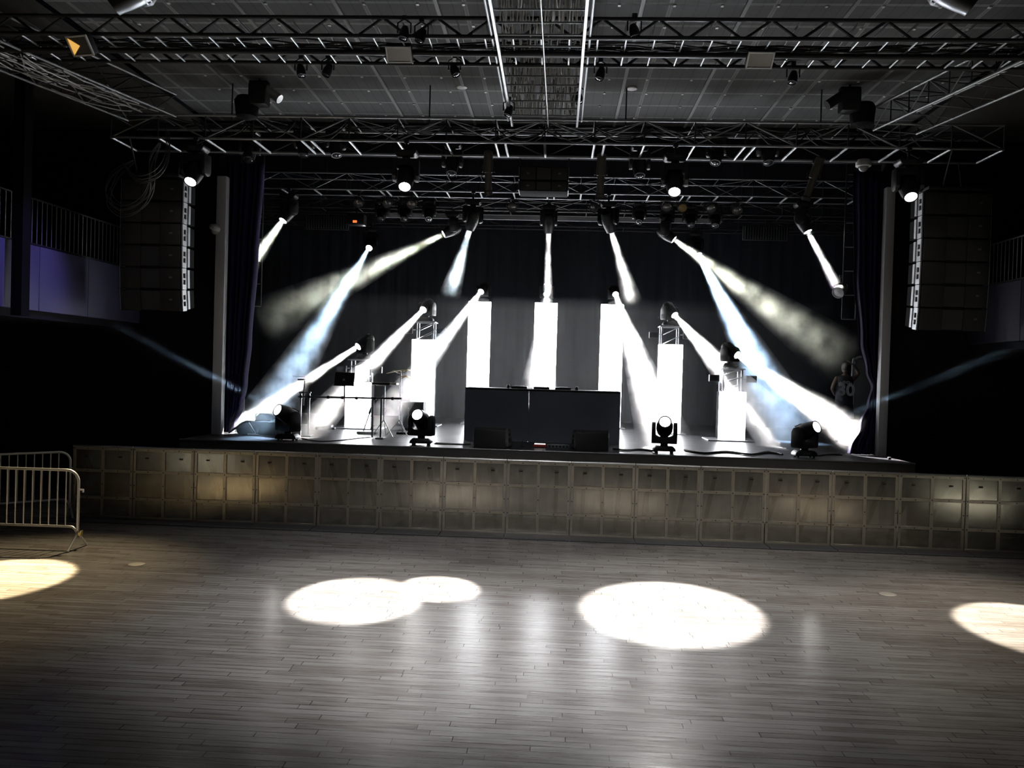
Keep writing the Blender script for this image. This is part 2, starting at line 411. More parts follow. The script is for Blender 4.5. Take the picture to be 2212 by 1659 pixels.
# stage platform
st = thing('stage', 'black stage platform carrying the lit columns and DJ booth', 'stage', (0, 0, 0))
SX0, SX1 = -6.66, 6.13
b = MB(); b.box(((SX0 + SX1) / 2, (LIPY + 16.2) / 2, DECK - 0.05), (SX1 - SX0, 16.2 - LIPY, 0.1)); b.box((-0.3, 20.1, DECK - 0.05), (17.76, 7.8, 0.1))
b.build('deck', DECKM, st, smooth=False)
b = MB(); b.box(((SX0 + SX1) / 2, LIPY - 0.012, DECK - 0.085), (SX1 - SX0 + 0.02, 0.024, 0.17)); b.box((SX1 + 0.012, (LIPY + 15.78) / 2, DECK - 0.085), (0.024, 15.78 - LIPY, 0.17)); b.box((SX0 - 0.012, (LIPY + 15.78) / 2, DECK - 0.085), (0.024, 15.78 - LIPY, 0.17))
b.build('fascia', mat('dark_brown_fascia', (0.085, 0.078, 0.074), 0.6, noise=0.3, nscale=5), st, smooth=False)
b = MB(); b.box(((SX0 + SX1) / 2, LIPY - 0.018, DECK + 0.002), (SX1 - SX0 + 0.03, 0.036, 0.022), bev=0.004)
b.build('edge_trim', TRUSSM, st)
b = MB().grid(lambda u, v: drape_pt(u, v, SX0 + 0.05, SX1 - 0.05, 0.0, DECK - 0.17, LIPY + 0.06, 0.02, 60), 360, 1)
b.build('skirt', mat('pale_grey_skirting', (0.55, 0.55, 0.55), 0.8, noise=0.35, nscale=7), st)

# balconies down both sides of the hall: a solid front with a railing on top
def balcony(s, label):
    X = -0.3 + s * 7.8
    t = thing('balcony', label, 'balcony', (X, 0, 0))
    fm = mat('pale_blue_grey_balcony_front', (0.065, 0.064, 0.13), 0.7, noise=0.12, nscale=2) if s < 0 else mat('shaded_balcony_front', (0.012, 0.012, 0.03), 0.7)  # right-hand front coloured darker, its shade put into the paint
    z0, z1 = 3.29, 4.29
    yy = [-6.9, 1.0, 5.0, 9.0, 12.62, 13.98, 15.78]
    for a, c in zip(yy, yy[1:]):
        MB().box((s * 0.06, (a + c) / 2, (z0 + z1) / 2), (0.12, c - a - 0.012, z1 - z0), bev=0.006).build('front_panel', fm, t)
    MB().box((s * 1.7, 4.44, z0 - 0.06), (3.2, 22.6, 0.12)).build('floor_slab', WALLM, t)
    zt = 5.02
    for z in (zt, z1 + 0.03):
        rod('rail', (s * 0.06, -6.9, z), (s * 0.06, 15.7, z), 0.018, TRUSSB, t)
    y = 9.0
    while y < 15.7:
        rod('baluster', (s * 0.06, y, z1), (s * 0.06, y, zt), 0.007, TRUSSM, t, 6); y += 0.125
    return t
balcony(-1, 'balcony front in violet light above the dark wall on the left of the hall')
balcony(1, 'unlit balcony front in the dark on the right of the hall')
struct(MB().box((-7.90, 11.86, 5.09), (0.16, 0.19, 3.84)).build('support_pillar', mat('matt_black_pillar', (.004,.004,.005), .9, spec=.05), smooth=False), 'black pillar standing in front of the violet balcony front', 'pillar')

# ------------------------------------------------------------------ curtains at the stage opening
def curtain(name, label, cat, rows, Y, m, folds, amp):
    """rows: (z, x_left, x_right, y_shift) from the top down"""
    def f(u, v):
        q = v * (len(rows) - 1); i = min(int(q), len(rows) - 2); t = q - i; t = t * t * (3 - 2 * t)
        A, B = rows[i], rows[i + 1]
        z, xl, xr, ys = [A[k] + (B[k] - A[k]) * (q - i if k == 0 else t) for k in range(4)]
        wdt = xr - xl
        ph = u * folds * 2 * PI
        return Vector((xl + wdt * u + 0.02 * math.sin(ph * 0.5 + 2 * v), Y + ys + min(amp, wdt * 0.3) * math.sin(ph + 0.8 * math.sin(v * 3)) , z))
    o = MB().grid(f, int(folds * 14), 60).build(name, m)
    sol = o.modifiers.new('thickness', 'SOLIDIFY'); sol.thickness = 0.012
    return tag(o, label, cat)
rowsL = [(6.5, -6.62, -5.85, 0), (4.6, -6.62, -5.95, 0), (3.0, -6.60, -6.05, 0), (2.2, -6.58, -6.12, 0), (1.7, -6.55, -6.20, 0), (1.36, -6.52, -6.32, 0), (1.20, -6.52, -6.38, 0)]
curtain('stage_curtain', 'indigo stage curtain hanging inside the left pilaster, blue at its foot', 'curtain', rowsL, 16.15, CURT, 6, 0.07)
rowsR = [(6.5, 5.45, 6.15, 0), (4.6, 5.52, 6.15, 0), (3.3, 5.66, 6.12, 0), (2.75, 5.80, 6.10, 0), (2.45, 5.93, 6.08, 0), (2.15, 5.86, 6.06, 0), (1.70, 5.70, 6.05, -0.02), (1.32, 5.52, 6.03, -0.05), (1.19, 5.50, 6.02, -0.05)]
ct = curtain('stage_curtain', 'plum stage curtain tied in at waist height, foot glowing violet', 'curtain', rowsR, 16.02, CURTR, 6, 0.06)

# ------------------------------------------------------------------ crowd-control panels along the pit
PY = 13.0; PW = 1.0; NP = 16; PX0 = -7.73
def barricade(x, label, lean):
    t = thing('barricade_panel', label, 'barricade', (x, PY, 0), 0.0, 'stage barricade panels')
    W_, H_ = PW - 0.012, 1.155
    MB().box((0, 0.012, H_ / 2), (W_ - 0.02, 0.006, H_ - 0.02)).build('sheet', PANELM, t, smooth=False)
    b = MB()
    for xx, ww in ((-W_ / 2 + 0.022, 0.044), (W_ / 2 - 0.022, 0.044), (0, 0.052)):
        b.box((xx, 0, H_ / 2), (ww, 0.012, H_), bev=0.003, seg=1)
    for zz in (0.03, 0.345, 0.775, H_ - 0.025):
        b.box((0, -0.001, zz), (W_ - 0.004, 0.012, 0.05), bev=0.003, seg=1)
    b.build('frame', FRAMEM, t)
    b = MB()
    for xx in (-W_ / 2 + 0.022, W_ / 2 - 0.022, 0, -0.25, 0.25):
        for zz in ((0.345, 0.56, 0.775, 1.13) if abs(xx) != 0.25 else (0.345, 0.775, 1.13)):
            b.cyl((xx, -0.004, zz), (xx, -0.012, zz), 0.009, 8)
    b.build('bolt', BLACK, t).name = 'bolt'
    MB().cyl((-W_ / 2, 0.0, H_ + 0.012), (W_ / 2, 0.0, H_ + 0.012), 0.018, 10).build('top_rail', STEEL, t)
    b = MB(); b.box((0, -0.17, 0.022), (W_, 0.32, 0.006)); b.box((0, -0.345, 0.012), (W_, 0.03, 0.02), Matrix.Rotation(R(30), 3, 'X'))
    b.build('tread_plate', mat('dark_tread_plate', (0.10, 0.10, 0.105), 0.5, metal=0.5, noise=0.3, nscale=30), t, smooth=False)
    for xx in (-0.28, 0.28):
        b = MB(); b.box((xx, 0.45, 0.52), (0.06, 0.05, 1.32), Matrix.Rotation(R(41), 3, 'X')); b.box((xx, 0.45, 0.03), (0.06, 0.9, 0.05))
        b.build('brace', TRUSSB, t)
    return t
descr = ['beside the steel crowd barrier', 'with a pale strip along its top edge', 'carrying an amber reflection', 'dim, right of the amber one', 'dim, left of the left pool glow', 'catching the glow of the left floor pool', 'dented and glowing under the left wedge', 'below the middle of the DJ booth', 'below the right wedge monitor', 'with the bright dented patch of the right pool', 'dim, below the tangled stage cables', 'below the outermost right moving light', 'with the small amber glow', 'below the right-hand end of the stage', 'under the white glare', 'cut by the right picture edge']
for i in range(NP):
    barricade(PX0 + PW * (i + 0.5), f'{ORD[i]} aluminium barricade panel from the left, {descr[i]}', 0)

# ------------------------------------------------------------------ steel crowd barriers at the left
BARS = mat('bright_zinc_tube', (0.74, 0.74, 0.73), 0.33, metal=0.45)
def crowd_barrier(loc, rz, L_, label):
    t = thing('crowd_barrier', label, 'barrier', loc, rz, 'steel crowd barriers')
    zt, zb, r = 1.06, 0.30, 0.019
    pts = []
    for k in range(9):
        a = PI / 2 * k / 8; pts.append((-0.0 - 0.16 + 0.16 * math.sin(a), 0, zt - 0.16 + 0.16 * math.cos(a)))
    frame = [(-L_ + 0.16 - 0.16 * math.sin(PI / 2 * k / 8), 0, zt - 0.16 + 0.16 * math.cos(PI / 2 * k / 8)) for k in range(8, -1, -1)]
    allp = [(-L_, 0, 0.22)] + frame + pts + [(0, 0, 0.22)]
    MB().tube(allp, r, 10).build('frame', BARS, t)
    rod('bottom_rail', (-L_ + 0.04, 0, zb), (-0.12, 0, zb), 0.016, BARS, t)
    MB().tube([(-0.13, 0, zb), (-0.07, 0, zb - 0.005), (-0.03, 0, zb - 0.04), (-0.005, 0, zb - 0.09)], 0.016, 8).build('rail_bend', BARS, t)
    x = -0.17
    while x > -L_ + 0.1:
        rod('bar', (x, 0, zb), (x, 0, zt - 0.01), 0.0085, BARS, t, 8); x -= 0.115
    for x in (0.0, -L_):
        for s in (-1, 1):
            f = MB().tube([(x, 0, 0.24), (x, s * 0.03, 0.20), (x, s * 0.23, 0.012)], 0.016, 8).build('foot', BARS, t)
    b = MB(); b.box((0.035, 0, 0.80), (0.07, 0.03, 0.018)); b.box((0.066, 0, 0.785), (0.012, 0.03, 0.04)); b.build('hook', BARS, t)
    b = MB(); b.box((0.03, 0, 0.20), (0.06, 0.05, 0.035)); b.box((0.055, 0, 0.23), (0.012, 0.05, 0.04)); b.build('latch', mat('brass_yellow_latch', (0.55, 0.45, 0.18), 0.4, metal=0.7), t)
    return t
crowd_barrier((-6.37, 10.86, 0), R(1.5), 2.3, 'nearer galvanised crowd barrier, brightly lit, ending in front of the first barricade panel')
crowd_barrier((-7.78, 13.02, 0), R(44), 2.3, 'farther galvanised crowd barrier running back to the left end of the barricade')
for (px, py), nm in (((295, 1219), 'round steel floor box cover on the wood floor near the crowd barrier'), ((1918, 1284), 'round steel floor box cover on the wood floor below the white glare')):
    p = atz(px, py, 0)
    o = MB().lathe([(0.10, 0.0005), (0.10, 0.004), (0.085, 0.006)], None, 24).build('floor_box_cover', mat('scuffed_brass_cover', (0.42, 0.40, 0.36), 0.4, metal=0.6))
    o.location = (p.x, p.y, 0); tag(o, nm, 'floor box', 'floor box covers')

# ------------------------------------------------------------------ trusses
def truss(name, label, A, B, wd, ht, n, m, rc=0.024, mr=None, rb=0.012, doubles=(), rung_r=None, m2=None, cat='truss', flat=False, group=None, zig=True):
    """box truss; A, B: ends of the front bottom chord (x, y, z); wd: depth away from the hall; ht: height"""
    A, B = Vector(A), Vector(B); d = (B - A); L_ = d.length; u = d.normalized()
    t = thing(name, label, cat, (A + B) / 2, 0, group)
    o0 = (A + B) / 2
    side = Vector((-u.y, u.x, 0)).normalized() * wd; up = Vector((0, 0, ht))
    m2 = m2 or m
    P = lambda k, s, h: A + u * (L_ * k / n) + side * s + up * h - o0
    for s in (0, 1):
        for h in (0, 1): rod('chord', P(0, s, h), P(n, s, h), rc, m, t, 10)
    rr = rung_r or rb
    for k in range(n + 1):
        rod('rung', P(k, 0, 0), P(k, 1, 0), rr, mr or m, t, 8)
        if k in doubles and k < n: rod('rung', P(k + 0.2, 0, 0), P(k + 0.2, 1, 0), rr, m, t, 8)
        rod('rung', P(k, 0, 1), P(k, 1, 1), rb, m2, t, 6)
        if not flat:
            rod('post', P(k, 0, 0), P(k, 0, 1), rb, m2, t, 6)
    for k in range(n):
        if zig:
            for s in (0, 1):
                if flat:
                    rod('brace', P(k, s, 0), P(k + 0.5, s, 1), rb * 1.5, m, t, 6); rod('brace', P(k + 0.5, s, 1), P(k + 1, s, 0), rb * 1.5, m, t, 6)
                else:
                    c0, c1 = (0, 1) if (k + s) % 2 == 0 else (1, 0)
                    rod('brace', P(k, s, c0), P(k + 1, s, c1), rb, m if s == 0 else m2, t, 6)
        if not flat: rod('brace', P(k, 0 if k % 2 else 1, 1), P(k + 1, 1 if k % 2 else 0, 1), rb, m2, t, 6)
    return t
# nearest: black joist pair with close rungs underneath
t1 = truss('ceiling_truss', 'nearest black truss crossing the whole ceiling, with close pale rungs', (-8.1, 10.0, 6.55), (7.5, 10.0, 6.55), 0.9, 0.22, 46, TRUSSB, rc=0.026, rb=0.011, rung_r=0.012, flat=True, zig=False, mr=TRUSSM)
for s in (0, 1):
    k = -7.8
    while k < 7.2:
        for x0, z0, x1, z1 in ((k, -0.0, k + 0.31, 0.22), (k + 0.31, 0.22, k + 0.62, 0.0)):
            rod('brace', (x0 + 0.3, s * 0.9 , z0), (x1 + 0.3, s * 0.9, z1), 0.017, TRUSSB, t1, 6)
        k += 0.66
rod('pipe', (-7.8, 0.42, -0.04), (7.8, 0.42, -0.04), 0.035, TRUSSB, t1, 10)
T2Y, T2Z = 13.6, 6.28
t2 = truss('lighting_truss', 'wide front lighting truss above the barricade carrying the speaker arrays', (-7.55, T2Y, T2Z), (6.95, T2Y, T2Z), 0.86, 0.38, 18, TRUSSM, doubles=(4, 8, 10, 13), rung_r=0.022, rc=0.02, m2=TRUSSB, rb=0.012)
t3 = truss('lighting_truss', 'second lighting truss, just inside the stage opening behind the central speakers', (-6.6, 17.3, 6.27), (6.0, 17.3, 6.27), 0.58, 0.34, 18, TRUSSM, doubles=(4, 9, 13), rung_r=0.02, rc=0.016, m2=TRUSSB, rb=0.007)
t4 = truss('lighting_truss', 'third lighting truss, dim, over the middle of the stage', (-7.4, 19.3, 6.28), (6.8, 19.3, 6.28), 0.5, 0.3, 16, TRUSSB, rc=0.02)
t5 = truss('lighting_truss', 'farthest lighting truss, barely lit, above the LED columns', (-8.0, 21.5, 6.32), (7.4, 21.5, 6.32), 0.5, 0.3, 16, TRUSSB, rc=0.02)
tL = truss('side_truss', 'splayed side truss tangled with cables under the left ceiling', (-8.55, 8.3, 6.5), (-7.15, 13.4, 6.5), -0.95, 0.35, 12, TRUSSW, rc=0.018, rb=0.009, m2=TRUSSB)
tR = truss('side_truss', 'splayed side truss running back under the right ceiling', (6.02, 8.4, 6.5), (4.85, 13.4, 6.5), -0.75, 0.35, 12, TRUSSW, rc=0.02, rb=0.009, m2=TRUSSB)
for t, zc in ((t2, HZ), (t3, 8.2), (t4, 8.2), (t5, 8.2)):
    for k in (-5.2, -1.9, 1.3, 4.4):
        rod('hanger', (k, 0.02, 0.3), (k, 0.02, zc - t.location.z), 0.012, TRUSSB, t, 6)
# pale batten pipe over the stage
p0, p1 = at(1035, 463, 20.3), at(1340, 468, 20.3)
bt = thing('ceiling_batten', 'pale grey batten lit between the two brightest hanging lights', 'batten', (p0 + p1) / 2)
h = (p1.x - p0.x) / 2 + 2.4
MB().box((0, 0, -0.06), (2 * h, 0.05, 0.13)).build('plank', GREYM, bt, smooth=False)
for z in (0.09, 0.16): rod('pipe', (-h, 0, z), (h, 0, z), 0.018, TRUSSW, bt)
for k in range(9): rod('rung', (-h + 2 * h * k / 8, 0, 0.09), (-h + 2 * h * k / 8, 0, 0.16), 0.014, TRUSSW, bt)

# ------------------------------------------------------------------ cable tray down the middle of the ceiling
ty0, ty1, tx0, tx1, tz = 5.6, 13.35, -0.82, 0.21, 6.50
tray = thing('cable_tray', 'long ladder-like cable tray down the centre of the ceiling', 'cable tray', ((tx0 + tx1) / 2, ty0, tz))
hw = (tx1 - tx0) / 2
for s in (-1, 1):
    MB().box((s * hw, (ty1 - ty0) / 2, 0), (0.035, ty1 - ty0, 0.07), bev=0.005).build('rail', TRUSSM, tray)
    rod('pipe', (s * (hw + 0.07), 0, 0.06), (s * (hw + 0.07), ty1 - ty0, 0.06), 0.016, TRUSSM, tray)
y = 0.1
while y < ty1 - ty0:
    rod('rung', (-hw, y, -0.01), (hw, y, -0.01), 0.013, TRUSSW, tray, 8); y += 0.34
rod('centre_rod', (0.0, 0, -0.03), (0.06, ty1 - ty0, -0.03), 0.008, TRUSSM, tray, 8)
struct(MB().box(((tx0 + tx1) / 2, (ty0 + ty1) / 2, 6.98), (1.2, ty1 - ty0, 0.04)).build('ceiling_chase', BLACK, smooth=False))
b = MB()
y = 0.25
while y < ty1 - ty0 - 0.15:
    for k in range(30):
        x = -hw + 0.05 + (2 * hw - 0.1) * (k + rng.uniform(-.4, .4)) / 29
        if 0.1 < (x + hw) / (2 * hw) < 0.9 and rng.random() < 0.35: continue
        zt, zb = rng.uniform(0.16, 0.30), rng.uniform(0.03, 0.09)
        dx = rng.uniform(-0.035, 0.035); dy = rng.uniform(0.08, 0.2)
        b.tube([(x, y - dy, zt), (x + dx * .3, y - dy * .5, (zt + zb) / 2 - 0.02), (x + dx * .6, y, zb), (x + dx, y + dy * .5, (zt + zb) / 2 - 0.02), (x + dx, y + dy, zt)], rng.choice([0.006, 0.008, 0.010]), 5, caps=False)
    y += 0.34
cl = b.build('cable_loops', mat('silver_grey_cable', (0.50, 0.50, 0.48), 0.4), None); cl.location = tray.location
tag(cl, 'fringe of silver grey cables looped over the central ceiling tray', 'cables', kind='stuff')

def bundle(pts_list, r, m, name, label, cat='cables', seg=6):
    b = MB()
    for pts in pts_list: b.tube(pts, r, seg)
    return tag(b.build(name, m), label, cat)
def sag(p0, p1, drop, n=10, jit=0.0):
    p0, p1 = Vector(p0), Vector(p1)
    return [p0.lerp(p1, i / n) - Vector((0, 0, drop * 4 * (i / n) * (1 - i / n))) + Vector((0, rng.uniform(-jit, jit), rng.uniform(-jit, jit))) for i in range(n + 1)]
ls = []
for k in range(16):
    x = -7.2 + k * 0.86
    for q in range(3): ls.append(sag((x + rng.uniform(-.1, .1), T2Y + 0.35 + 0.1 * q, T2Z + 0.42), (x + 0.95, T2Y + 0.35 + 0.1 * q, T2Z + 0.40), rng.uniform(0.05, 0.34), 8, 0.01))
for q in range(6): ls.append([(x_, T2Y + 0.55 + q * 0.03, T2Z + 0.40 + 0.02 * math.sin(x_ * 2 + q)) for x_ in [-7.2 + 13.8 * i / 40 for i in range(41)]])
bundle(ls, 0.011, RUBBER, 'cable_run', 'black cables drooping along the top of the front lighting truss')
ls = []
for q in range(9): ls.append([(x_, 10.35 + q * 0.035, 6.60 + 0.05 * math.sin(x_ * 1.3 + q) + 0.02 * math.sin(x_ * 5 + 2 * q)) for x_ in [-7.6 + 14.6 * i / 50 for i in range(51)]])
bundle(ls, 0.010, RUBBER, 'cable_run', 'black cables lying inside the nearest ceiling truss')
ls = []
for q in range(34):
    a = rng.uniform(0, 0.75); c = a + rng.uniform(0.12, 0.3); s0, s1 = rng.uniform(0, 0.95), rng.uniform(0, 0.95)
    f = lambda k, s: Vector((-8.55 + 1.4 * k + s * 0.93, 8.3 + 5.1 * k - s * 0.25, 6.5))
    ls.append([p + Vector((0, 0, 0.02 + 0.03 * math.sin(q))) for p in sag(f(a, s0), f(min(c, .98), s1), rng.uniform(-0.02, 0.06), 8, 0.012)])
bundle(ls, 0.009, mat('silver_grey_cable', (0.5, 0.5, 0.48), 0.4), 'cable_run', 'tangle of pale cables woven through the left side truss')
ls = [[(-7.3, 13.9, 5.95), (-7.38, 13.5, 5.6), (-7.33, 13.2, 5.2), (-7.05, 13.1, 4.97), (-6.75, 13.1, 5.05), (-6.62, 13.2, 5.35), (-6.66, 13.3, 5.8), (-6.75, 13.7, 6.2)]]
def smooth_curve(pts, n=5):
    out = []; P = [Vector(p) for p in pts]; P = [P[0]] + P + [P[-1]]
    for i in range(1, len(P) - 2):
        for k in range(n):
            t = k / n; a, b_, c, d = P[i - 1], P[i], P[i + 1], P[i + 2]
            out.append(0.5 * ((2 * b_) + (c - a) * t + (2 * a - 5 * b_ + 4 * c - d) * t * t + (3 * b_ - a - 3 * c + d) * t ** 3))
    out.append(P[-2]); return out
base = ls[0]; ls = []
for q in range(7):
    j = Vector((rng.uniform(-.06, .06), rng.uniform(-.05, .0), rng.uniform(-.10, .12)))
    ls.append(smooth_curve([Vector(p) + j * (0.3 if i in (0, 7) else 1) for i, p in enumerate(base)]))
for q in range(5):
    j = Vector((0.24 + rng.uniform(-.03, .03), -.02, 0.5 + rng.uniform(-.06, .06)))
    ls.append(smooth_curve([Vector(p) * 1.0 + j for p in base[2:7]]))
bundle(ls, 0.008, mat('dark_grey_cable', (0.05, 0.05, 0.05), 0.5), 'cable_coil', 'slack coil of cables hanging over the top of the left speaker array')

# ------------------------------------------------------------------ hung speaker arrays
def array_box(loc, rx_, s, label, group):
    """cabinet hanging with its front to the hall; s: side of the stage centre it shows (+1: its right side)"""
    t = thing('line_array_speaker', label, 'speaker', loc, 0, group)
    t.rotation_euler = (rx_, 0, 0)
    w_, h_, d_ = 1.06, 0.366, 0.52
    b = MB(); b.prism([(0, -h_ / 2), (0, h_ / 2), (d_, h_ / 2 - 0.03), (d_, -h_ / 2 + 0.03)], lambda u, v, q: Vector((-w_ / 2 + q, u, v)), w_); b.build('cabinet', CABM, t, smooth=False)
    for a, c in ((-w_ / 2 + 0.01, -0.17), (0.17, w_ / 2 - 0.01)):
        MB().box(((a + c) / 2, -0.008, 0), (c - a, 0.016, h_ - 0.02), bev=0.006).build('grille', GRILLE, t)
    MB().box((0, 0.006, 0), (0.33, 0.02, h_ - 0.04)).build('horn', mat('dark_grey_horn', (0.03, 0.03, 0.028), 0.5), t)
    for q in (-1, 1):
        x = q * (w_ / 2 + 0.012)
        b = MB()
        b.box((x, 0.10, h_ / 2 - 0.045), (0.02, 0.15, 0.085)); b.box((x, 0.10, -h_ / 2 + 0.045), (0.02, 0.15, 0.085))
        b.box((x, 0.04, 0), (0.02, 0.03, 0.19)); b.box((x, 0.16, 0), (0.02, 0.03, 0.19)); b.box((x, 0.10, 0.0), (0.02, 0.12, 0.03))
        b.box((x, 0.27, 0), (0.02, 0.07, h_ - 0.05))
        b.build('rigging_plate', mat('pale_rigging_steel', (0.62, 0.64, 0.66), 0.45, metal=0.3), t)
    MB().box((0.36, -0.018, 0.02), (0.05, 0.006, 0.03)).build('badge', mat('grey_badge', (0.12, 0.12, 0.12), 0.4), t)
    return t
for X, s, nm in ((-6.98, 1, 'left'), (6.41, -1, 'right')):
    z, y = 5.476, 13.9
    angs = [0, 0, 1.0, 2.5, 4.5, 8.0]
    for i, a in enumerate(angs):
        side_txt = 'beside the violet balcony' if s > 0 else 'in front of the dark far balcony'
        lab = f'{"top" if i == 0 else "bottom, tilted" if i == 5 else ORD[i] + "-from-top"} black cabinet of the hung speaker array {side_txt}'
        array_box((X, y, z), R(a), s, lab, f'cabinets of the {"balcony-side" if s > 0 else "far-side"} speaker array')
        z -= 0.375; y += 0.375 * math.sin(R(a))
    b = thing('bumper_frame', f'bumper frame hanging the speaker array {side_txt}', 'rigging frame', (X, 14.1, 5.72))
    MB().box((0, 0, 0), (1.0, 0.55, 0.05), bev=0.01).build('frame', BLACK, b)
    for q in (-1, 1): rod('chain', (0.25 * q, -0.2 if q < 0 else 0.2, 0.02), (0.25 * q, -0.5 if q < 0 else 0.36, T2Z - 5.72), 0.014, TRUSSB, b)
# speaker cluster in the middle
for i, (z, hh, lab) in enumerate(((5.965, 0.25, 'upper black speaker cabinet of the central pair below the front truss'), (5.755, 0.19, 'lower black speaker cabinet of the central pair, grilles facing the hall'))):
    t = thing('cluster_speaker', lab, 'speaker', (-0.315, 14.35, z), 0, 'central cluster speakers')
    MB().box((0, 0.25, 0), (0.84, 0.5, hh - 0.012), bev=0.012).build('cabinet', CABM, t)
    for q in (-1, 1):
        MB().box((q * 0.27, -0.008, 0), (0.26, 0.016, hh - 0.04), bev=0.008).build('grille', GRILLE, t)
        MB().box((q * 0.27, -0.019, 0), (0.05, 0.006, 0.026)).build('badge', mat('grey_badge', (0.12, 0.12, 0.12), 0.4), t)
        MB().box((q * 0.424, 0.2, 0), (0.016, 0.44, hh - 0.03)).build('rigging_plate', mat('dull_rigging_steel', (0.12, 0.12, 0.12), 0.45, metal=0.5), t)
    MB().box((0, -0.002, 0), (0.24, 0.012, hh - 0.05)).build('horn', mat('dark_grey_horn', (0.03, 0.03, 0.028), 0.5), t)
    if i == 0:
        for q in (-1, 1): rod('hanging_strap', (q * 0.40, 0.15, hh / 2), (q * 0.43, 0.15, T2Z - z), 0.012, TRUSSB, t)

# ------------------------------------------------------------------ moving-head lights
def moving_head(name, label, group, lens, aim, up=1, root_z=None, hang_to=None, on=True, sc_=1.0, lens_m=None):
    """lens: centre of the front glass; aim: unit direction; up=+1 standing on its base, -1 hanging upside down"""
    aim = Vector(aim).normalized(); lens = Vector(lens)
    piv = lens - aim * 0.235 * sc_
    hz = 0.405 * sc_
    if root_z is not None: piv.z = root_z + up * hz
    root = piv - Vector((0, 0, up * hz))
    t = thing(name, label, 'moving light', root, 0, group)
    flip = Matrix.Identity(3) if up > 0 else Matrix.Rotation(PI, 3, 'Y')
    al = flip @ aim                                       # aim in fixture space
    pan = math.atan2(al.x, -al.y); tilt = math.asin(max(-1, min(1, al.z)))
    Mp = Matrix.Rotation(pan, 4, 'Z')
    S = Matrix.Scale(sc_, 4)
    F4 = flip.to_4x4()
    def put(o, M): o.matrix_local = M; return o
    b = MB()
    b.prism([(-0.175, 0.03), (0.175, 0.03), (0.165, 0.075), (0.125, 0.115), (-0.125, 0.115), (-0.165, 0.075)], lambda u, v, q: Vector((u, -0.13 + q, v)), 0.26)
    bmesh.ops.bevel(b.bm, geom=list(b.bm.edges), offset=0.012, segments=2, affect='EDGES', profile=0.5)
    base = put(b.build('base', BODY, t), F4 @ S)
    for sx in (-1, 1):
        for sy in (-1, 1):
            f = MB().cyl((sx * 0.12, sy * 0.09, 0.0), (sx * 0.12, sy * 0.09, 0.035), 0.018, 10).build('foot', RUBBER, base)
    MB().box((0, -0.132, 0.07), (0.11, 0.004, 0.03)).build('display', mat('dark_display', (0.05, 0.05, 0.055), 0.25), base)
    b = MB()
    b.prism([(-0.20, 0.15), (0.20, 0.15), (0.20, 0.30), (0.145, 0.30), (0.09, 0.235), (-0.09, 0.235), (-0.145, 0.30), (-0.20, 0.30)], lambda u, v, q: Vector((u, -0.10 + q, v)), 0.20)
    for s in (-1, 1):
        b.prism([(-0.11, 0.165), (0.11, 0.165), (0.11, 0.40), (0.075, 0.46), (0.0, 0.485), (-0.075, 0.46), (-0.11, 0.40)], lambda u, v, q, s=s: Vector((s * 0.136 + s * q, u, v)), 0.064)
    bmesh.ops.bevel(b.bm, geom=list(b.bm.edges), offset=0.014, segments=2, affect='EDGES', profile=0.5)
    b.cyl((0, 0, 0.105), (0, 0, 0.155), 0.06, 18)
    put(b.build('yoke', BODY, t), F4 @ S @ Mp)
    # head: a tapered egg along -Y (front) with a tail at +Y
    prof = [(0.015, -0.215), (0.080, -0.205), (0.115, -0.16), (0.130, -0.08), (0.131, 0.04), (0.120, 0.13), (0.104, 0.205), (0.102, 0.235), (0.084, 0.235), (0.082, 0.222)]
    Mh = F4 @ S @ Mp @ Matrix.Translation((0, 0, 0.405)) @ Matrix.Rotation(-tilt, 4, 'X') @ Matrix.Rotation(PI / 2, 4, 'X')
    head = put(MB().lathe(prof, None, 26).build('head', BODY, t), Mh)
    MB().lathe([(0.084, 0.222), (0.075, 0.232), (0.045, 0.239), (0.0005, 0.242)], None, 26).build('lens', lens_m or (LENSW if on else LENSOFF), head)
    b = MB()
    for k in range(4): b.box((0, 0.128, -0.11 + 0.035 * k), (0.11, 0.014, 0.012))
    b.build('vent', mat('dark_vent', (0.03, 0.03, 0.03), 0.5), head)
    if hang_to is not None:
        dz = hang_to - root.z
        b = MB()
        if dz > 0.06: b.cyl((0, 0, -0.01), (0, 0, dz - 0.02), 0.022, 10)
        b.box((0, 0, max(dz, 0.04) - 0.01), (0.08, 0.06, 0.06), bev=0.01)
        b.build('clamp', TRUSSB, t)
    real_lens = piv + aim * 0.242 * sc_
    return t, real_lens

def fire(lens, target, r1, power, col, dens, hlabel, r0=0.05, scale=2.6, lo=0.40, hi=0.60, haze_to=1.0, fade=0.9, near=0.6):
    """the lamp's light and the haze it shows up in"""
    d = (Vector(target) - lens); L_ = d.length; d = d.normalized()
    spread = 2 * math.degrees(math.atan((r1 - r0) / L_))
    beam_light(lens, d, r0, max(spread, 1.2) * 1.3, power, col)
    if dens > 0:
        e = lens + d * L_ * haze_to
        haze(lens + d * 0.03, e, r0 * 1.15, r0 + (r1 - r0) * haze_to * 1.45, dens, hlabel, scale, lo, hi, fade, near)
def px2m(px, Y): return px * Y / FPX

WHITE, WARM, OLIVE, BLUE, ICE = (1, 0.97, 0.93), (1, 0.93, 0.78), (0.97, 1.0, 0.82), (0.50, 0.74, 1.0), (0.70, 0.90, 1.0)
def deck(px, py): return atz(px, py, DECK + 0.01)
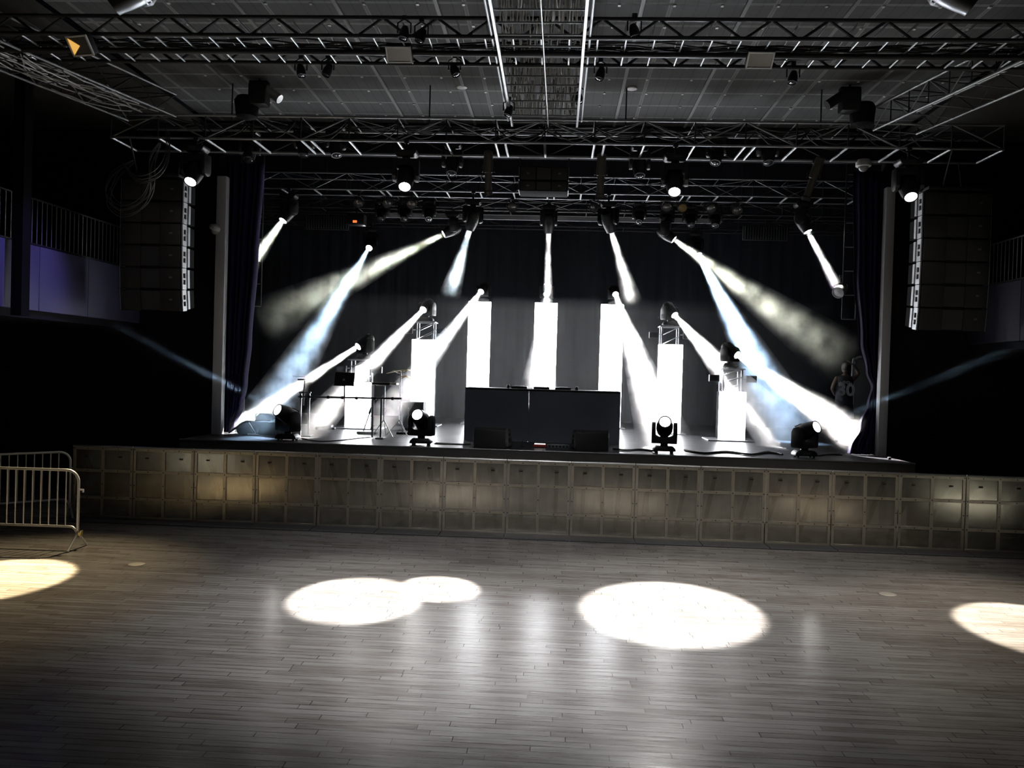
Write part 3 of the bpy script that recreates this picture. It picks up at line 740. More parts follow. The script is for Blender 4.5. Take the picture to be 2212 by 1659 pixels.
# --- hung over the stage: (lens px, Y, truss Z, target, end radius px, power, colour, haze density, label, haze label, haze share)
P_ = 60.0
hung = [
 ((611, 477), 17.3, 6.27, at(505, 620, 16.4), 24, 20 , OLIVE, .55, 'moving light hanging at the left end of the second truss, beam toward the curtain', 'short pale beam slanting to the left curtain', 1.0, .6),
 ((797, 536), 21.5, 6.32, deck(548, 945), 48, 50, (.48, .72, 1.0), .42, 'moving light hanging far back on the left, throwing a blue beam', 'long pale blue beam slanting down to the bags at left', 1.0),
 ((958, 506), 19.3, 6.28, at(560, 700, 18.2), 42, 26, OLIVE, .40, 'moving light hanging left of centre with a long smoky olive beam', 'long smoky olive beam sinking to the left', 1.0, .55),
 ((1015, 494), 17.3, 6.27, at(968, 650, 18.6), 20, 22, ICE, .85, 'bright moving light hanging left of the stage centre, short ice-blue beam', 'short ice-blue beam left of the centre one', 0.9),
 ((1185, 501), 19.3, 6.28, at(1183, 660, 20.6), 10, 16, WHITE, .95, 'moving light hanging on the stage centre line, beam straight down', 'narrow white beam straight down the centre line', 1.0),
 ((1320, 499), 17.3, 6.27, at(1368, 660, 18.6), 18, 20, WHITE, .7, 'bright moving light hanging right of the stage centre, beam fading out', 'short white beam fading right of the centre line', 0.95),
 ((1456, 518), 19.3, 6.28, at(1835, 785, 18.4), 46, 34, OLIVE, .42, 'warm moving light hanging right of centre with a long smoky olive beam', 'long smoky olive beam sinking to the right', 1.0, .55),
 ((1509, 551), 21.5, 6.32, deck(1722, 955), 50, 170, (.45, .70, 1.0), .6, 'moving light hanging far back on the right, throwing a blue-white beam', 'strong blue-white beam falling to the right of the stage', 1.0),
 ((1745, 501), 17.3, 6.27, at(1812, 627, 16.9), 11, 14, WHITE, .7, 'moving light hanging at the right end of the second truss, beam on a side lamp', 'short white beam onto the side lamp at right', 1.0),
]
for (px, Y, tz_, tg, rp, pw, col, dn, lab, hl, hs, *fd) in hung:
    Yl = Y
    for _ in range(4): L0 = at(px[0], px[1], Yl); aim = (tg - L0).normalized(); Yl = Y + aim.y * 0.235
    t, ln = moving_head('moving_head', lab, 'moving lights hung over the stage', L0, aim, -1, None, tz_, True)
    fire(ln, tg, px2m(rp, tg.y), pw, col, dn, hl, haze_to=hs, fade=fd[0] if fd else 0.9)

# --- LED-clad columns and the lights standing on them
def led_column(x, Y, ztop, seams, label, stub=0.0, wdt=0.575, arms=False):
    t = thing('led_column', label, 'LED column', (x, Y, DECK), 0, 'lit LED columns')
    z0 = 0.03; hz = ztop - DECK
    MB().box((0, 0.24, 0.015), (1.05 if arms else 0.8, 0.8, 0.03), bev=0.006).build('base_plate', TRUSSM, t)
    cuts = [z0] + [s - DECK for s in seams] + [hz]
    for a, c in zip(cuts, cuts[1:]):
        MB().box((0, 0.0, (a + c) / 2), (wdt, 0.05, c - a - 0.012), bev=0.012).build('led_panel', LEDM, t)
    MB().box((0, 0.235, (z0 + hz) / 2), (wdt - 0.06, 0.41, hz - z0 - 0.02)).build('cladding', CLOTHB, t, smooth=False)
    if stub:
        for sx in (-1, 1):
            for sy in (0.06, 0.42): rod('tower_chord', (sx * 0.2, sy, hz - 0.02), (sx * 0.2, sy, hz + stub - 0.02), 0.024, CHROME, t, 10)
        n = 2 if stub < .5 else 3
        for k in range(n):
            za, zb = hz + stub * k / n, hz + stub * (k + 1) / n - 0.02
            for sy in (0.06, 0.42): rod('tower_brace', (-0.2, sy, za), (0.2, sy, zb), 0.011, CHROME, t, 8)
        MB().box((0, 0.24, hz + stub - 0.01), (0.52, 0.5, 0.03), bev=0.005).build('top_plate', TRUSSM, t)
    return t
HC = 'moving lights standing on the LED columns'
# (x, Y, ztop, seams, stub, lens px, target, end r px, power, colour, density, labels)
cols = [
 (-2.01, 21.3, 4.33, (3.10, 3.98), 0.0, (1039, 622), deck(800, 945), 32, 85, WHITE, .75, 'left of the three tall LED columns behind the DJ booth', 'moving light on top of the left tall LED column', 'white beam slanting left from the left tall column'),
 (-0.31, 21.3, 4.34, (3.10, 3.98), 0.0, (1181, 628), at(1158, 905, 18.2), 38, 150, WHITE, .75, 'middle of the three tall LED columns, right behind the DJ booth', 'moving light on top of the middle tall LED column', 'white beam widening down behind the DJ booth'),
 (1.37, 21.3, 4.34, (3.10, 3.98), 0.0, (1330, 630), deck(1440, 970), 46, 260, WHITE, .9, 'right of the three tall LED columns behind the DJ booth', 'moving light on top of the right tall LED column', 'broad white beam falling to the right of the DJ booth'),
 (-3.20, 19.9, 3.27, (), 0.43, (914, 665), deck(652, 945), 32, 110, WHITE, .9, 'mid-height LED pillar left of the DJ booth behind the keyboard rack', 'moving light on the tower of the left mid-height LED pillar', 'broad white beam slanting left across the keyboard rack'),
 (2.68, 19.9, 3.31, (), 0.43, (1458, 677), deck(1712, 968), 44, 250, WHITE, .9, 'mid-height LED pillar right of the DJ booth', 'moving light on the tower of the right mid-height LED pillar', 'broad white beam slanting right across the low pillar'),
 (-4.38, 18.3, 2.23, (), 0.50, (773, 744), at(494, 932, 16.1), 22, 75, WHITE, .9, 'low LED pillar behind the music stand at the left', 'moving light on the tower of the low left LED pillar', 'white beam slanting left to the bags'),
 (3.83, 18.3, 2.26, (), 0.50, (1593, 766), at(1858, 948, 15.98), 38, 210, WHITE, .9, 'low LED pillar at the right with a flat steel base', 'moving light on the tower of the low right LED pillar', 'broad white beam slanting right to the plum curtain'),
]
for i, (x, Y, zt, seams, stub, px, tg, rp, pw, col, dn, lab, hlab, zlab) in enumerate(cols):
    led_column(x, Y, zt, seams, lab, stub, arms=(i in (5, 6)))
    L0 = at(px[0], px[1], Y + 0.05); aim = (tg - L0).normalized()
    rz0 = zt + stub
    sc_ = 0.9 if i < 3 else 1.0
    t, ln = moving_head('moving_head', hlab, HC, L0, aim, 1, rz0, None, True, sc_=sc_)
    fire(ln, tg, px2m(rp, tg.y), pw, col, dn, zlab)
    if stub:
        for s in (-1, 1):
            sb = thing('strobe_light', f'small black strobe clamped on the {"left" if s < 0 else "right"} of the tower above the {["", "", "", "left mid-height", "right mid-height", "low left", "low right"][i]} LED pillar', 'strobe light', (x + s * 0.40, Y + 0.05, zt + stub - 0.22), 0, 'strobes on the column towers')
            MB().box((0, 0, 0), (0.22, 0.10, 0.15), bev=0.012).build('body', BODY, sb)
            MB().box((0, -0.052, 0), (0.19, 0.008, 0.10)).build('front_glass', LENSOFF, sb)
            rod('arm', (-s * 0.10, 0.03, 0.02), (-s * 0.20, 0.03, 0.02), 0.014, TRUSSM, sb)

# --- standing on the stage lip
lip = [
 ((600, 890), (-4.87, 14.98), Vector((-0.80, -0.18, 0.57)), 'moving light on the stage edge at left, head turned to the balcony', at(195, 678, 12.0), 15, 2.2, BLUE, .07, 'faint blue beam rising left from the stage edge'),
 ((905, 903), (-2.41, 14.98), Vector((-0.18, -0.90, 0.39)), 'moving light on the stage edge in front of the left LED pillar', None, 0, 0, WHITE, 0, ''),
 ((1427, 925), (1.96, 15.02), Vector((-0.10, -0.90, 0.42)), 'moving light on the stage edge in front of the right LED pillar', None, 0, 0, WHITE, 0, ''),
 ((1757, 926), (4.43, 15.02), Vector((0.74, -0.30, 0.60)), 'moving light on the stage edge at right, head turned to the plum curtain', at(2230, 735, 12.0), 15, 2.0, BLUE, .045, 'faint blue beam rising right from the stage edge'),
]
for px, (x, y), aim, lab, tg, rp, pw, col, dn, hl in lip:
    piv = Vector((x, y, DECK + 0.405 * 1.13)); a = aim.normalized()
    if tg is not None: a = (tg - piv).normalized()
    t, ln = moving_head('moving_head', lab, 'moving lights along the stage edge', piv + a * 0.235 * 1.13, a, 1, DECK, None, True, sc_=1.13)
    if tg is not None: fire(ln, tg, px2m(rp, tg.y), pw, col, dn, hl, scale=1.2, fade=0.3, near=1.0)
    else: beam_light(ln, a, 0.06, 60, 90, (0.85, 0.92, 1.0))

# --- the four lit lights under the front truss that make the pools on the dance floor
FL = 'lit moving lights under the front truss'
pools = [
 ((411, 393), (-25, 1250), 0.92, 2100, (1, .80, .48), 'lit moving light under the front truss above the left speaker array'),
 ((874, 404), (770, 1290), 0.78, 1500, WHITE, 'lit moving light under the front truss, left of the central speakers'),
 ((1457, 415), (1448, 1312), 1.05, 1500, WHITE, 'lit moving light under the front truss, right of the central speakers'),
 ((1968, 426), (2255, 1358), 0.90, 1500, (1, .90, .74), 'lit moving light under the front truss above the right speaker array'),
]
def pool_light(ln, p, r, power, col):
    d = p - ln; L_ = d.length
    return spot_light(ln, d.normalized(), 2 * math.degrees(math.atan(r / L_)), power, col, blend=0.22, size=0.045)
PK = 10.0
for px, fp, r, pw, col, lab in pools:
    p = atz(fp[0], fp[1], 0); Yl = T2Y
    for _ in range(4): L0 = at(px[0], px[1], Yl); aim = (p - L0).normalized(); Yl = T2Y + aim.y * 0.26
    t, ln = moving_head('moving_head', lab, FL, L0, aim, -1, None, T2Z, True, sc_=1.1)
    pool_light(ln, p, r, pw * PK, col)
    halo = pool_light(ln, p, r * 3.3, pw * PK * 0.065, col); halo.data.spot_blend = 1.0      # soft spill around the hot pool
    if fp[0] == 770: pool_light(ln, atz(948, 1270, 0), 0.50, pw * PK, col)         # second spot added at this lens for the smaller oval

# ------------------------------------------------------------------ unlit fixtures
def par_can(name, label, group, loc, aim, hang_to, L_=0.30, r=0.10, long_=False, lens_m=None, body=BODY):
    t = thing(name, label, 'stage light', loc, 0, group)
    aim = Vector(aim).normalized()
    q = aim.to_track_quat('Z', 'Y').to_matrix().to_4x4()
    if long_: prof = [(0.02, -L_ * .6), (0.075, -L_ * .55), (0.085, -L_ * .2), (0.085, 0), (0.062, 0.01), (0.062, L_ * .5), (0.075, L_ * .52), (0.075, L_ * .62), (0.066, L_ * .62), (0.06, L_ * .57)]
    else: prof = [(0.02, -L_ * .55), (r * .6, -L_ * .5), (r * .85, -L_ * .25), (r, 0), (r, L_ * .45), (r * .92, L_ * .45), (r * .88, L_ * .38)]
    MB().lathe(prof, q, 18).build('can', body, t)
    e = L_ * (.57 if long_ else .38); rr = (0.06 if long_ else r * .88)
    MB().lathe([(rr, e), (rr * .6, e + .008), (0.0005, e + .012)], q, 18).build('lens', lens_m or LENSOFF, t)
    dz = hang_to - loc[2]
    b = MB(); sx = Vector((1, 0, 0))
    for s in (-1, 1): b.tube([Vector((s * (r + .02), 0, 0)), Vector((s * (r + .02), 0, 0.12)), Vector((0, 0, 0.17))], 0.010, 6)
    b.cyl((0, 0, 0.16), (0, 0, max(dz, 0.19)), 0.016, 8); b.box((0, 0, max(dz, 0.19) - 0.02), (0.06, 0.05, 0.06), bev=0.008)
    b.build('yoke', TRUSSB, t)
    return t
GREYBODY = mat('dull_grey_fixture', (0.16, 0.16, 0.155), 0.45, noise=0.2, nscale=12)
UF = 'unlit lights under the front truss'
FY = T2Y + 0.86
for px, py, kind, lab, aim in [
  (537, 345, 'mh', 'unlit moving light under the front truss, leftmost, right of the first lit one', (0.1, -.5, -.8)),
  (655, 336, 'mh2', 'unlit moving light under the front truss, grey-bodied, left of a similar neighbour', (0, -.3, -1)),
  (727, 336, 'mh2', 'unlit moving light under the front truss, grey-bodied, right of its similar neighbour', (0.2, -.3, -1)),
  (975, 375, 'mh', 'unlit moving light with bright head edges left of the central speakers', (0, -.4, -.9)),
  (1055, 372, 'leko', 'long dark profile spot hanging left of the central speakers', (0, .35, -1)),
  (1298, 378, 'leko', 'long dark profile spot hanging right of the central speakers', (0, .35, -1)),
  (1382, 380, 'mh', 'unlit moving light with bright head edges right of the central speakers', (0, -.4, -.9)),
  (1545, 352, 'mh2', 'unlit moving light under the front truss, pale panel on its head', (-.2, -.4, -1)),
  (1660, 352, 'mh2', 'unlit moving light under the front truss, grey, between the pale one and the tilted spot', (0, -.4, -1)),
  (1757, 385, 'leko', 'long tilted profile spot at the right of the front truss', (-.25, .3, -1)),
]:
    p = at(px, py, FY)
    if kind == 'leko': par_can('profile_spot', lab, UF, p, aim, T2Z, 0.62, 0.085, True, body=mat('brown_black_can', (0.05, 0.045, 0.035), 0.45))
    else:
        a = Vector(aim).normalized()
        moving_head('moving_head', lab, UF, p, a, -1, None, T2Z, False, sc_=0.9)
dm = mat('camera_dome_glass', (0.25, 0.25, 0.25), 0.1)
p = at(1865, 358, T2Y + 0.86)
t = thing('dome_camera', 'white dome camera hanging under the right of the front truss', 'camera', p)
MB().lathe([(0.02, 0.12), (0.10, 0.10), (0.125, 0.05), (0.125, -0.01), (0.11, -0.02)], None, 20).build('housing', WHITEM, t)
MB().sphere((0, 0, -0.02), 0.085).build('dome', dm, t)
rod('stem', (0, 0, 0.1), (0, 0, T2Z - p.z), 0.02, WHITEM, t)
p = at(463, 495, 15.7)
t = thing('wall_camera', 'small cream wall camera beside the left pilaster', 'camera', p)
MB().lathe([(0.03, 0.10), (0.10, 0.06), (0.11, 0.0), (0.09, -0.03)], Matrix.Rotation(R(25), 4, 'Y'), 18).build('housing', WHITEM, t)
MB().sphere((0.02, 0, -0.03), 0.075).build('dome', mat('cream_dome', (.6, .58, .5), .3), t)
rod('bracket', (0, 0.0, 0.05), (0.06, 0.14, 0.05), 0.02, WHITEM, t)

# unlit lamps on the trusses above the stage
US = 'unlit lamps on the trusses over the stage'
row = [(775, 438), (838, 438), (890, 440), (1107, 446), (1283, 447), (1440, 446), (1473, 447), (1535, 449), (1592, 453)]
names = ['first', 'second', 'third', 'fourth', 'fifth', 'sixth', 'seventh, amber-lensed,', 'eighth', 'ninth']
for i, (px, py) in enumerate(row):
    lm = mat('amber_lens', (0.45, 0.30, 0.10), 0.15) if i == 6 else mat('grey_lens', (0.22, 0.22, 0.23), 0.12, metal=.4)
    par_can('par_can', f'small par can {names[i]} from the left in the row behind the second truss', US, at(px, py, 17.88), (0, -.9, -.45), 6.27, 0.26, 0.10, False, lm)
row = [(822, 474), (872, 474), (926, 474), (1380, 480), (1442, 487), (1493, 487), (1545, 488)]
for i, (px, py) in enumerate(row):
    p = at(px, py, 19.15)
    moving_head('moving_head', f'unlit moving light {ORD[i]} from the left in the dim row on the third truss', US, p, Vector((0.1 * (i % 3 - 1), -.6, -.8)).normalized(), -1, None, 6.28, False, sc_=0.8)
t = thing('hazer', 'dark machine on the third truss with one red indicator light', 'haze machine', at(770, 481, 19.3))
MB().box((0, 0, 0.06), (0.42, 0.3, 0.24), bev=0.02).build('body', BODY, t)
MB().box((0, -0.152, 0.0), (0.09, 0.01, 0.05)).build('indicator', mat('red_indicator', (.3, .02, .01), .4, emit=(1, .10, .02), estr=3), t)
rod('hanger', (0, 0, 0.18), (0, 0, 6.28 - t.location.z), 0.02, TRUSSB, t)
for px, py, nm in ((705, 480, 'slatted dark vent panel hanging high at the left of the stage'), (1655, 503, 'slatted dark vent panel hanging high at the right of the stage')):
    p = at(px, py, 19.75); t = thing('blinder_panel', nm, 'light panel', p, 0, 'slatted panels over the stage')
    MB().box((0, 0.06, 0), (1.05, 0.08, 0.34), bev=0.01).build('backing', BLACK, t)
    for k in range(17): MB().box((-0.48 + 0.06 * k, 0, 0), (0.018, 0.03, 0.30)).build('slat', mat('grey_slat', (0.10, 0.11, 0.115), 0.4, metal=.5), t)
    rod('hanger', (0, 0.05, 0.15), (0, 0.05, 6.28 - p.z), 0.02, TRUSSB, t)

# small lights and boxes on the nearest truss and ceiling
t = thing('flood_light', 'square flood light with a painted-in amber reflection on the left of the nearest truss', 'flood light', at(173, 99, 9.85), 0)
t.rotation_euler = (R(38), 0, R(-12))
MB().box((0, 0.05, 0), (0.30, 0.10, 0.24), bev=0.015).build('housing', BLACK, t)
b = MB()
for a, c, sx, sz in ((0, 0.112, 0.30, 0.02), (0, -0.112, 0.30, 0.02), (-0.14, 0, 0.02, 0.24), (0.14, 0, 0.02, 0.24)): b.box((a, -0.004, c), (sx, 0.02, sz))
b.build('rim', WHITEM, t)
b = MB(); b.prism([(-0.125, -0.095), (0.125, -0.095), (0.125, 0.095), (-0.125, 0.095)], lambda u, v, q: Vector((u, -0.002 + q, v)), 0.004); b.build('reflector', mat('dim_reflector', (0.25, 0.22, 0.18), 0.25, metal=.8), t, smooth=False)
MB().prism([(-0.125, -0.095), (0.0, 0.0), (-0.125, 0.095)], lambda u, v, q: Vector((u, -0.010 + q, v)), 0.006).build('glowing_facet', mat('warm_reflection_glow', (.4, .25, .08), .4, emit=(1, .55, .12), estr=0.75), t, smooth=False)  # warm reflection imitated by a facet that glows on its own
rod('bracket', (0, 0.08, 0.1), t.rotation_euler.to_matrix().inverted() @ Vector((0, 10.0 - t.location.y, 6.55 - t.location.z)), 0.012, BLACK, t)
for px, py, nm in ((1642, 130, 'flat white-rimmed flood light hanging from the nearest truss at right'), (862, 118, 'flat dark flood light hanging from the nearest truss left of the tray')):
    p = at(px, py, 10.35); t = thing('flood_light', nm, 'flood light', p, 0)
    t.rotation_euler = (R(50), 0, 0)
    MB().box((0, 0.05, 0), (0.32, 0.09, 0.22), bev=0.015).build('housing', BLACK, t)
    b = MB()
    for a, c, sx, sz in ((0, 0.10, 0.32, 0.018), (0, -0.10, 0.32, 0.018), (-0.15, 0, 0.018, 0.22), (0.15, 0, 0.018, 0.22)): b.box((a, -0.004, c), (sx, 0.02, sz))
    b.build('rim', WHITEM, t)
    MB().box((0, -0.0, 0), (0.28, 0.006, 0.18)).build('reflector', mat('pale_reflector', (0.22, 0.22, 0.22), 0.3, metal=.7), t)
    rod('bracket', (0, 0.08, 0.05), t.rotation_euler.to_matrix().inverted() @ Vector((0, 10.42 - p.y, 6.51 - p.z)), 0.014, BLACK, t)
small = [(708, 152, 'small black track spot under the nearest truss, left third of the ceiling'), (982, 152, 'small black track spot under the nearest truss just left of the tray'), (1297, 160, 'small black track spot just right of the central tray'), (1713, 168, 'small black track spot with a pale ring, right third of the ceiling'), (650, 153, 'small black track spot, leftmost under the nearest truss'), (1370, 68, 'round black spot inside the nearest truss right of the tray'), (873, 72, 'round black spot inside the nearest truss, left of its twin'), (910, 78, 'round black spot inside the nearest truss, right of its twin'), (1265, 212, 'black spot clipped on the right rail of the tray'), (1090, 240, 'black spot clipped on the left rail of the tray, near its end')]
for px, py, nm in small:
    Y = 10.9 if py > 140 and py < 200 else (10.0 if py < 100 else 12.4)
    p = at(px, py, Y)
    top = 6.55 if Y == 10.9 else (6.77 if Y == 10.0 else 6.48)
    if Y == 12.4: p.x = tx1 if p.x > -.3 else tx0
    par_can('track_spot', nm, 'small black spots along the ceiling trusses', p, (rng.uniform(-.4, .4), -.2, -1), max(top, p.z + .2), 0.17, 0.06)
for px, py, s, nm in ((240, 8, 1, 'moving light at the very top of the picture, left'), (2105, 8, -1, 'moving light with a white rim at the very top of the picture, right')):
    p = at(px, py, 7.6)
    moving_head('moving_head', nm, 'moving lights near the camera', p, Vector((-s * .75, -.1, -.55)).normalized(), -1, None, HZ, False, sc_=1.15)
# chain hoists with fabric bags
for px, py, s, nm in ((560, 208, 1, 'black chain hoist standing on the front truss at left with a silver motor'), (1835, 222, -1, 'black chain hoist standing on the front truss at right with a chain bag')):
    p = at(px, py, 13.4); t = thing('chain_hoist', nm, 'hoist', p, 0, 'chain hoists above the front truss')
    MB().box((0, 0, 0.02), (0.30, 0.26, 0.36), bev=0.04).build('body', BLACK, t)
    MB().cyl((s * 0.10, -0.02, 0.12), (s * 0.36, -0.05, -0.06), 0.075, 16).build('motor', STEEL if s > 0 else BLACK, t)
    MB().lathe([(0.06, -0.35), (0.17, -0.30), (0.20, -0.05), (0.16, 0.02)], Matrix.Translation((-s * 0.22, 0.05, -0.02)), 14).build('chain_bag', CLOTHB, t)
    rod('chain', (0, 0, 0.18), (0, 0, HZ - p.z), 0.02, TRUSSB, t)
    MB().box((0, 0, HZ - p.z - 0.08), (0.32, 0.14, 0.08), bev=0.02).build('beam_clamp', BLACK, t)
# ceiling speakers (small white discs)
for px, py, nm in ((998, 187, 'round white ceiling speaker left of the tray'), (1365, 190, 'round white ceiling speaker right of the tray')):
    p = atz(px, py, HZ)
    o = MB().lathe([(0.09, 0.0), (0.085, -0.02), (0.05, -0.026)], None, 18).build('ceiling_speaker', WHITEM); o.location = (p.x, p.y, HZ - 0.001); tag(o, nm, 'ceiling speaker')

# ------------------------------------------------------------------ hanging ladders in the wings
def hung_ladder(px0, px1, pyt, pyb, Y, label):
    a, c = at(px0, pyt, Y), at(px1, pyb, Y)
    t = thing('lighting_ladder', label, 'lighting ladder', (a.x, Y, c.z))
    wd, ht = c.x - a.x, 8.2 - c.z
    for x in (0, wd): rod('rail', (x, 0, 0), (x, 0, ht), 0.016, TRUSSB, t)
    k = 0.0
    while k < ht: rod('rung', (0, 0, k), (wd, 0, k), 0.012, TRUSSW, t); k += 0.48
    return t, a, c
hung_ladder(543, 563, 440, 662, 17.6, 'dark hanging ladder in the left wing, beside the curtain')
hung_ladder(519, 534, 440, 660, 17.3, 'narrow dark hanging ladder right behind the indigo curtain')
hung_ladder(1826, 1848, 470, 690, 17.0, 'dark hanging ladder in the right wing, carrying a lit lamp')
p = at(1815, 628, 16.95)
par_can('par_can', 'silver par can on the right wing ladder, glaring in a beam', None, p, (-.5, -.55, -.35), p.z + 0.3, 0.26, 0.12, False, mat('silver_par_reflector', (.85, .85, .85), .35, metal=.3), body=mat('polished_can', (.7, .7, .7), .3, metal=.5))

# ------------------------------------------------------------------ DJ booth and what stands on it
BX0, BX1, BY = -1.79, 1.27, 16.4
bo = thing('dj_booth', 'black cloth-fronted DJ booth in the middle of the stage', 'DJ booth', ((BX0 + BX1) / 2, BY, DECK))
BW = BX1 - BX0; BH = 1.04
MB().box((0, 0.42, BH - 0.02), (BW, 0.86, 0.04), bev=0.006).build('table_top', BLACK, bo)
FRONTM = mat('haze_lifted_front_cloth', (0.22, 0.245, 0.30), 0.8, spec=0.3, noise=0.3, nscale=1.2)  # black cloth coloured paler to stand in for light in the haze
for a, c in ((-BW / 2, -BW / 2 + 0.34), (-BW / 2 + 0.34, -0.268), (-0.262, 0.62), (0.62, BW / 2)):
    MB().box(((a + c) / 2, 0.0, (BH - 0.04) / 2), (c - a, 0.02, BH - 0.04)).build('front_panel', FRONTM, bo, smooth=False)
for s in (-1, 1):
    MB().box((s * (BW / 2 - 0.01), 0.42, (BH - 0.04) / 2), (0.02, 0.80, BH - 0.04)).build('side_panel', FRONTM, bo, smooth=False)
MB().box((-0.265, 0.03, 0.33), (0.2, 0.02, 0.64)).build('backing', FRONTM, bo)
for x in (-1.4, 0, 1.4): rod('leg', (x, 0.75, 0), (x, 0.75, BH - 0.04), 0.02, TRUSSB, bo)
zt = DECK + BH
for px, nm in ((1098, 'small dark bottle standing on the left of the DJ booth'), (1246, 'small dark bottle standing on the right of the DJ booth')):
    p = at(px, 836, BY + 0.35)
    t = thing('bottle', nm, 'bottle', (p.x, BY + 0.35, zt), 0, 'bottles on the DJ booth')
    MB().lathe([(0.030, 0), (0.032, 0.008), (0.032, 0.055), (0.022, 0.065)], None, 14).build('body', mat('dark_bottle', (.06, .06, .065), .25), t)
    MB().cyl((0, 0, 0.064), (0, 0, 0.078), 0.022, 12).build('cap', mat('bottle_cap', (.4, .4, .4), .4), t)
for i, (px, w_, nm) in enumerate(((1122, 0.32, 'left media deck lying on the DJ booth'), (1170, 0.32, 'mixer lying in the middle of the DJ booth'), (1216, 0.32, 'right media deck lying on the DJ booth'))):
    p = at(px, 836, BY + 0.45)
    t = thing('mixer' if i == 1 else 'media_deck', nm, 'DJ equipment', (p.x, BY + 0.45, zt), 0)
    MB().box((0, 0, 0.022), (w_, 0.36, 0.044), bev=0.008).build('body', BODY, t)
    if i != 1: MB().cyl((0, -0.02, 0.044), (0, -0.02, 0.054), 0.10, 24).build('jog_wheel', TRUSSM, t)
    else:
        for q in range(4): MB().cyl((-0.12 + 0.08 * q, 0.08, 0.044), (-0.12 + 0.08 * q, 0.08, 0.058), 0.012, 10).build('knob', GREYM, t)

# wedge monitors on the lip
def wedge(loc, s, label):
    t = thing('wedge_monitor', label, 'speaker', loc, 0, 'wedge monitors on the stage edge')
    w_ = 0.60 if s > 0 else 0.60
    # profile seen from the side: back is the lit sloping baffle toward the booth, front edge toward the hall
    poly = [(0.0, 0.0), (0.46, 0.0), (0.50, 0.06), (0.30, 0.34), (0.06, 0.37), (0.0, 0.32)]
    b = MB(); b.prism(poly, lambda u, v, q: Vector((-w_ / 2 + q, u, v)), w_)
    es = [e for e in b.bm.edges]; bmesh.ops.bevel(b.bm, geom=es, offset=0.012, segments=2, affect='EDGES', profile=0.5)
    b.build('cabinet', mat('textured_black_wedge', (.035, .035, .037), .5, bump=.1, nscale=60), t)
    for q in (-1, 1):
        x = q * (w_ / 2 + 0.002)
        MB().prism([(0.06, 0.03), (0.42, 0.03), (0.42, 0.07), (0.28, 0.30), (0.08, 0.32)], lambda u, v, k, x=x, q=q: Vector((x + q * 0.008 * k, u, v)), 1).build('side_plate', mat('dark_grey_plate', (0.13, 0.13, 0.13), 0.5), t, smooth=False)
        MB().box((x + q * 0.010, 0.20, 0.24), (0.008, 0.09, 0.05)).build('socket', BLACK, t)
        MB().box((x + q * 0.010, 0.22, 0.14), (0.008, 0.12, 0.08)).build('handle', BLACK, t)
    return t
w1 = wedge((-1.16, 14.82, DECK), 1, 'wedge monitor speaker left of centre on the stage edge, grey side plate showing')
w1.rotation_euler = (0, 0, R(-12))
w2 = wedge((0.68, 14.95, DECK), -1, 'wedge monitor speaker right of centre on the stage edge')
w2.rotation_euler = (0, 0, R(10))

p = deck(1167, 962); t = thing('power_strip', 'red-cased lit box lying in front of the DJ booth', 'power strip', (p.x, 15.25, DECK))
MB().box((0, 0, 0.035), (0.24, 0.09, 0.05), bev=0.01).build('case', mat('red_case', (.5, .05, .04), .4), t)
MB().box((0, 0, 0.066), (0.20, 0.07, 0.012), bev=0.004).build('lit_cover', mat('lit_cover', (.9, .9, .9), .4, emit=(1, .97, .95), estr=2), t)
p = deck(1206, 967); t = thing('stage_box', 'flat grey stage box with sockets beside the red-cased box', 'stage box', (p.x, 15.2, DECK))
MB().box((0, 0, 0.04), (0.40, 0.14, 0.08), bev=0.008).build('case', mat('grey_case', (.16, .18, .19), .4, metal=.4), t)
for k in range(6): MB().cyl((-0.16 + 0.064 * k, -0.071, 0.04), (-0.16 + 0.064 * k, -0.078, 0.04), 0.018, 10).build('socket', BLACK, t)
p = deck(1130, 960); t = thing('gooseneck_lamp', 'tiny gooseneck stand beside the lit box', 'stand', (p.x, 15.3, DECK))
MB().cyl((0, 0, 0), (0, 0, 0.01), 0.035, 14).build('base', BLACK, t)
MB().tube(smooth_curve([(0, 0, 0.01), (0.0, 0, 0.08), (0.02, 0, 0.14), (0.05, 0, 0.15)]), 0.006, 6).build('neck', CHROME, t)

# cables lying on the deck
def floor_cable(pts, r, label, loops=1):
    ls = []
    for q in range(loops):
        ls.append(smooth_curve([(x + rng.uniform(-.03, .03) * (loops > 1), y + rng.uniform(-.10, .10) * (loops > 1), DECK + r + 0.004 * q) for x, y in pts], 6))
    b = MB()
    for l in ls: b.tube(l, r, 6)
    return tag(b.build('stage_cable', RUBBER), label, 'cable')
D2 = lambda px, py: tuple(deck(px, py))[:2]
floor_cable([D2(1480, 974), D2(1520, 979), D2(1570, 977), D2(1620, 982), D2(1660, 978), D2(1690, 982)], 0.012, 'tangled black cables on the stage edge between the two right moving lights', 5)
floor_cable([D2(652, 947), D2(690, 953), D2(735, 951), D2(770, 947), D2(800, 944)], 0.010, 'thin black cable curving over the deck at left below the rack', 1)
floor_cable([D2(940, 958), D2(980, 959), D2(1018, 960)], 0.011, 'black cable lying from the left moving light to the left wedge', 2)
floor_cable([D2(1326, 970), D2(1350, 973), D2(1385, 972), D2(1412, 976)], 0.012, 'black cables lying between the right wedge and the right moving light', 4)
floor_cable([D2(1765, 984), D2(1790, 982), D2(1815, 982)], 0.012, 'short black cable right of the outermost right moving light', 2)

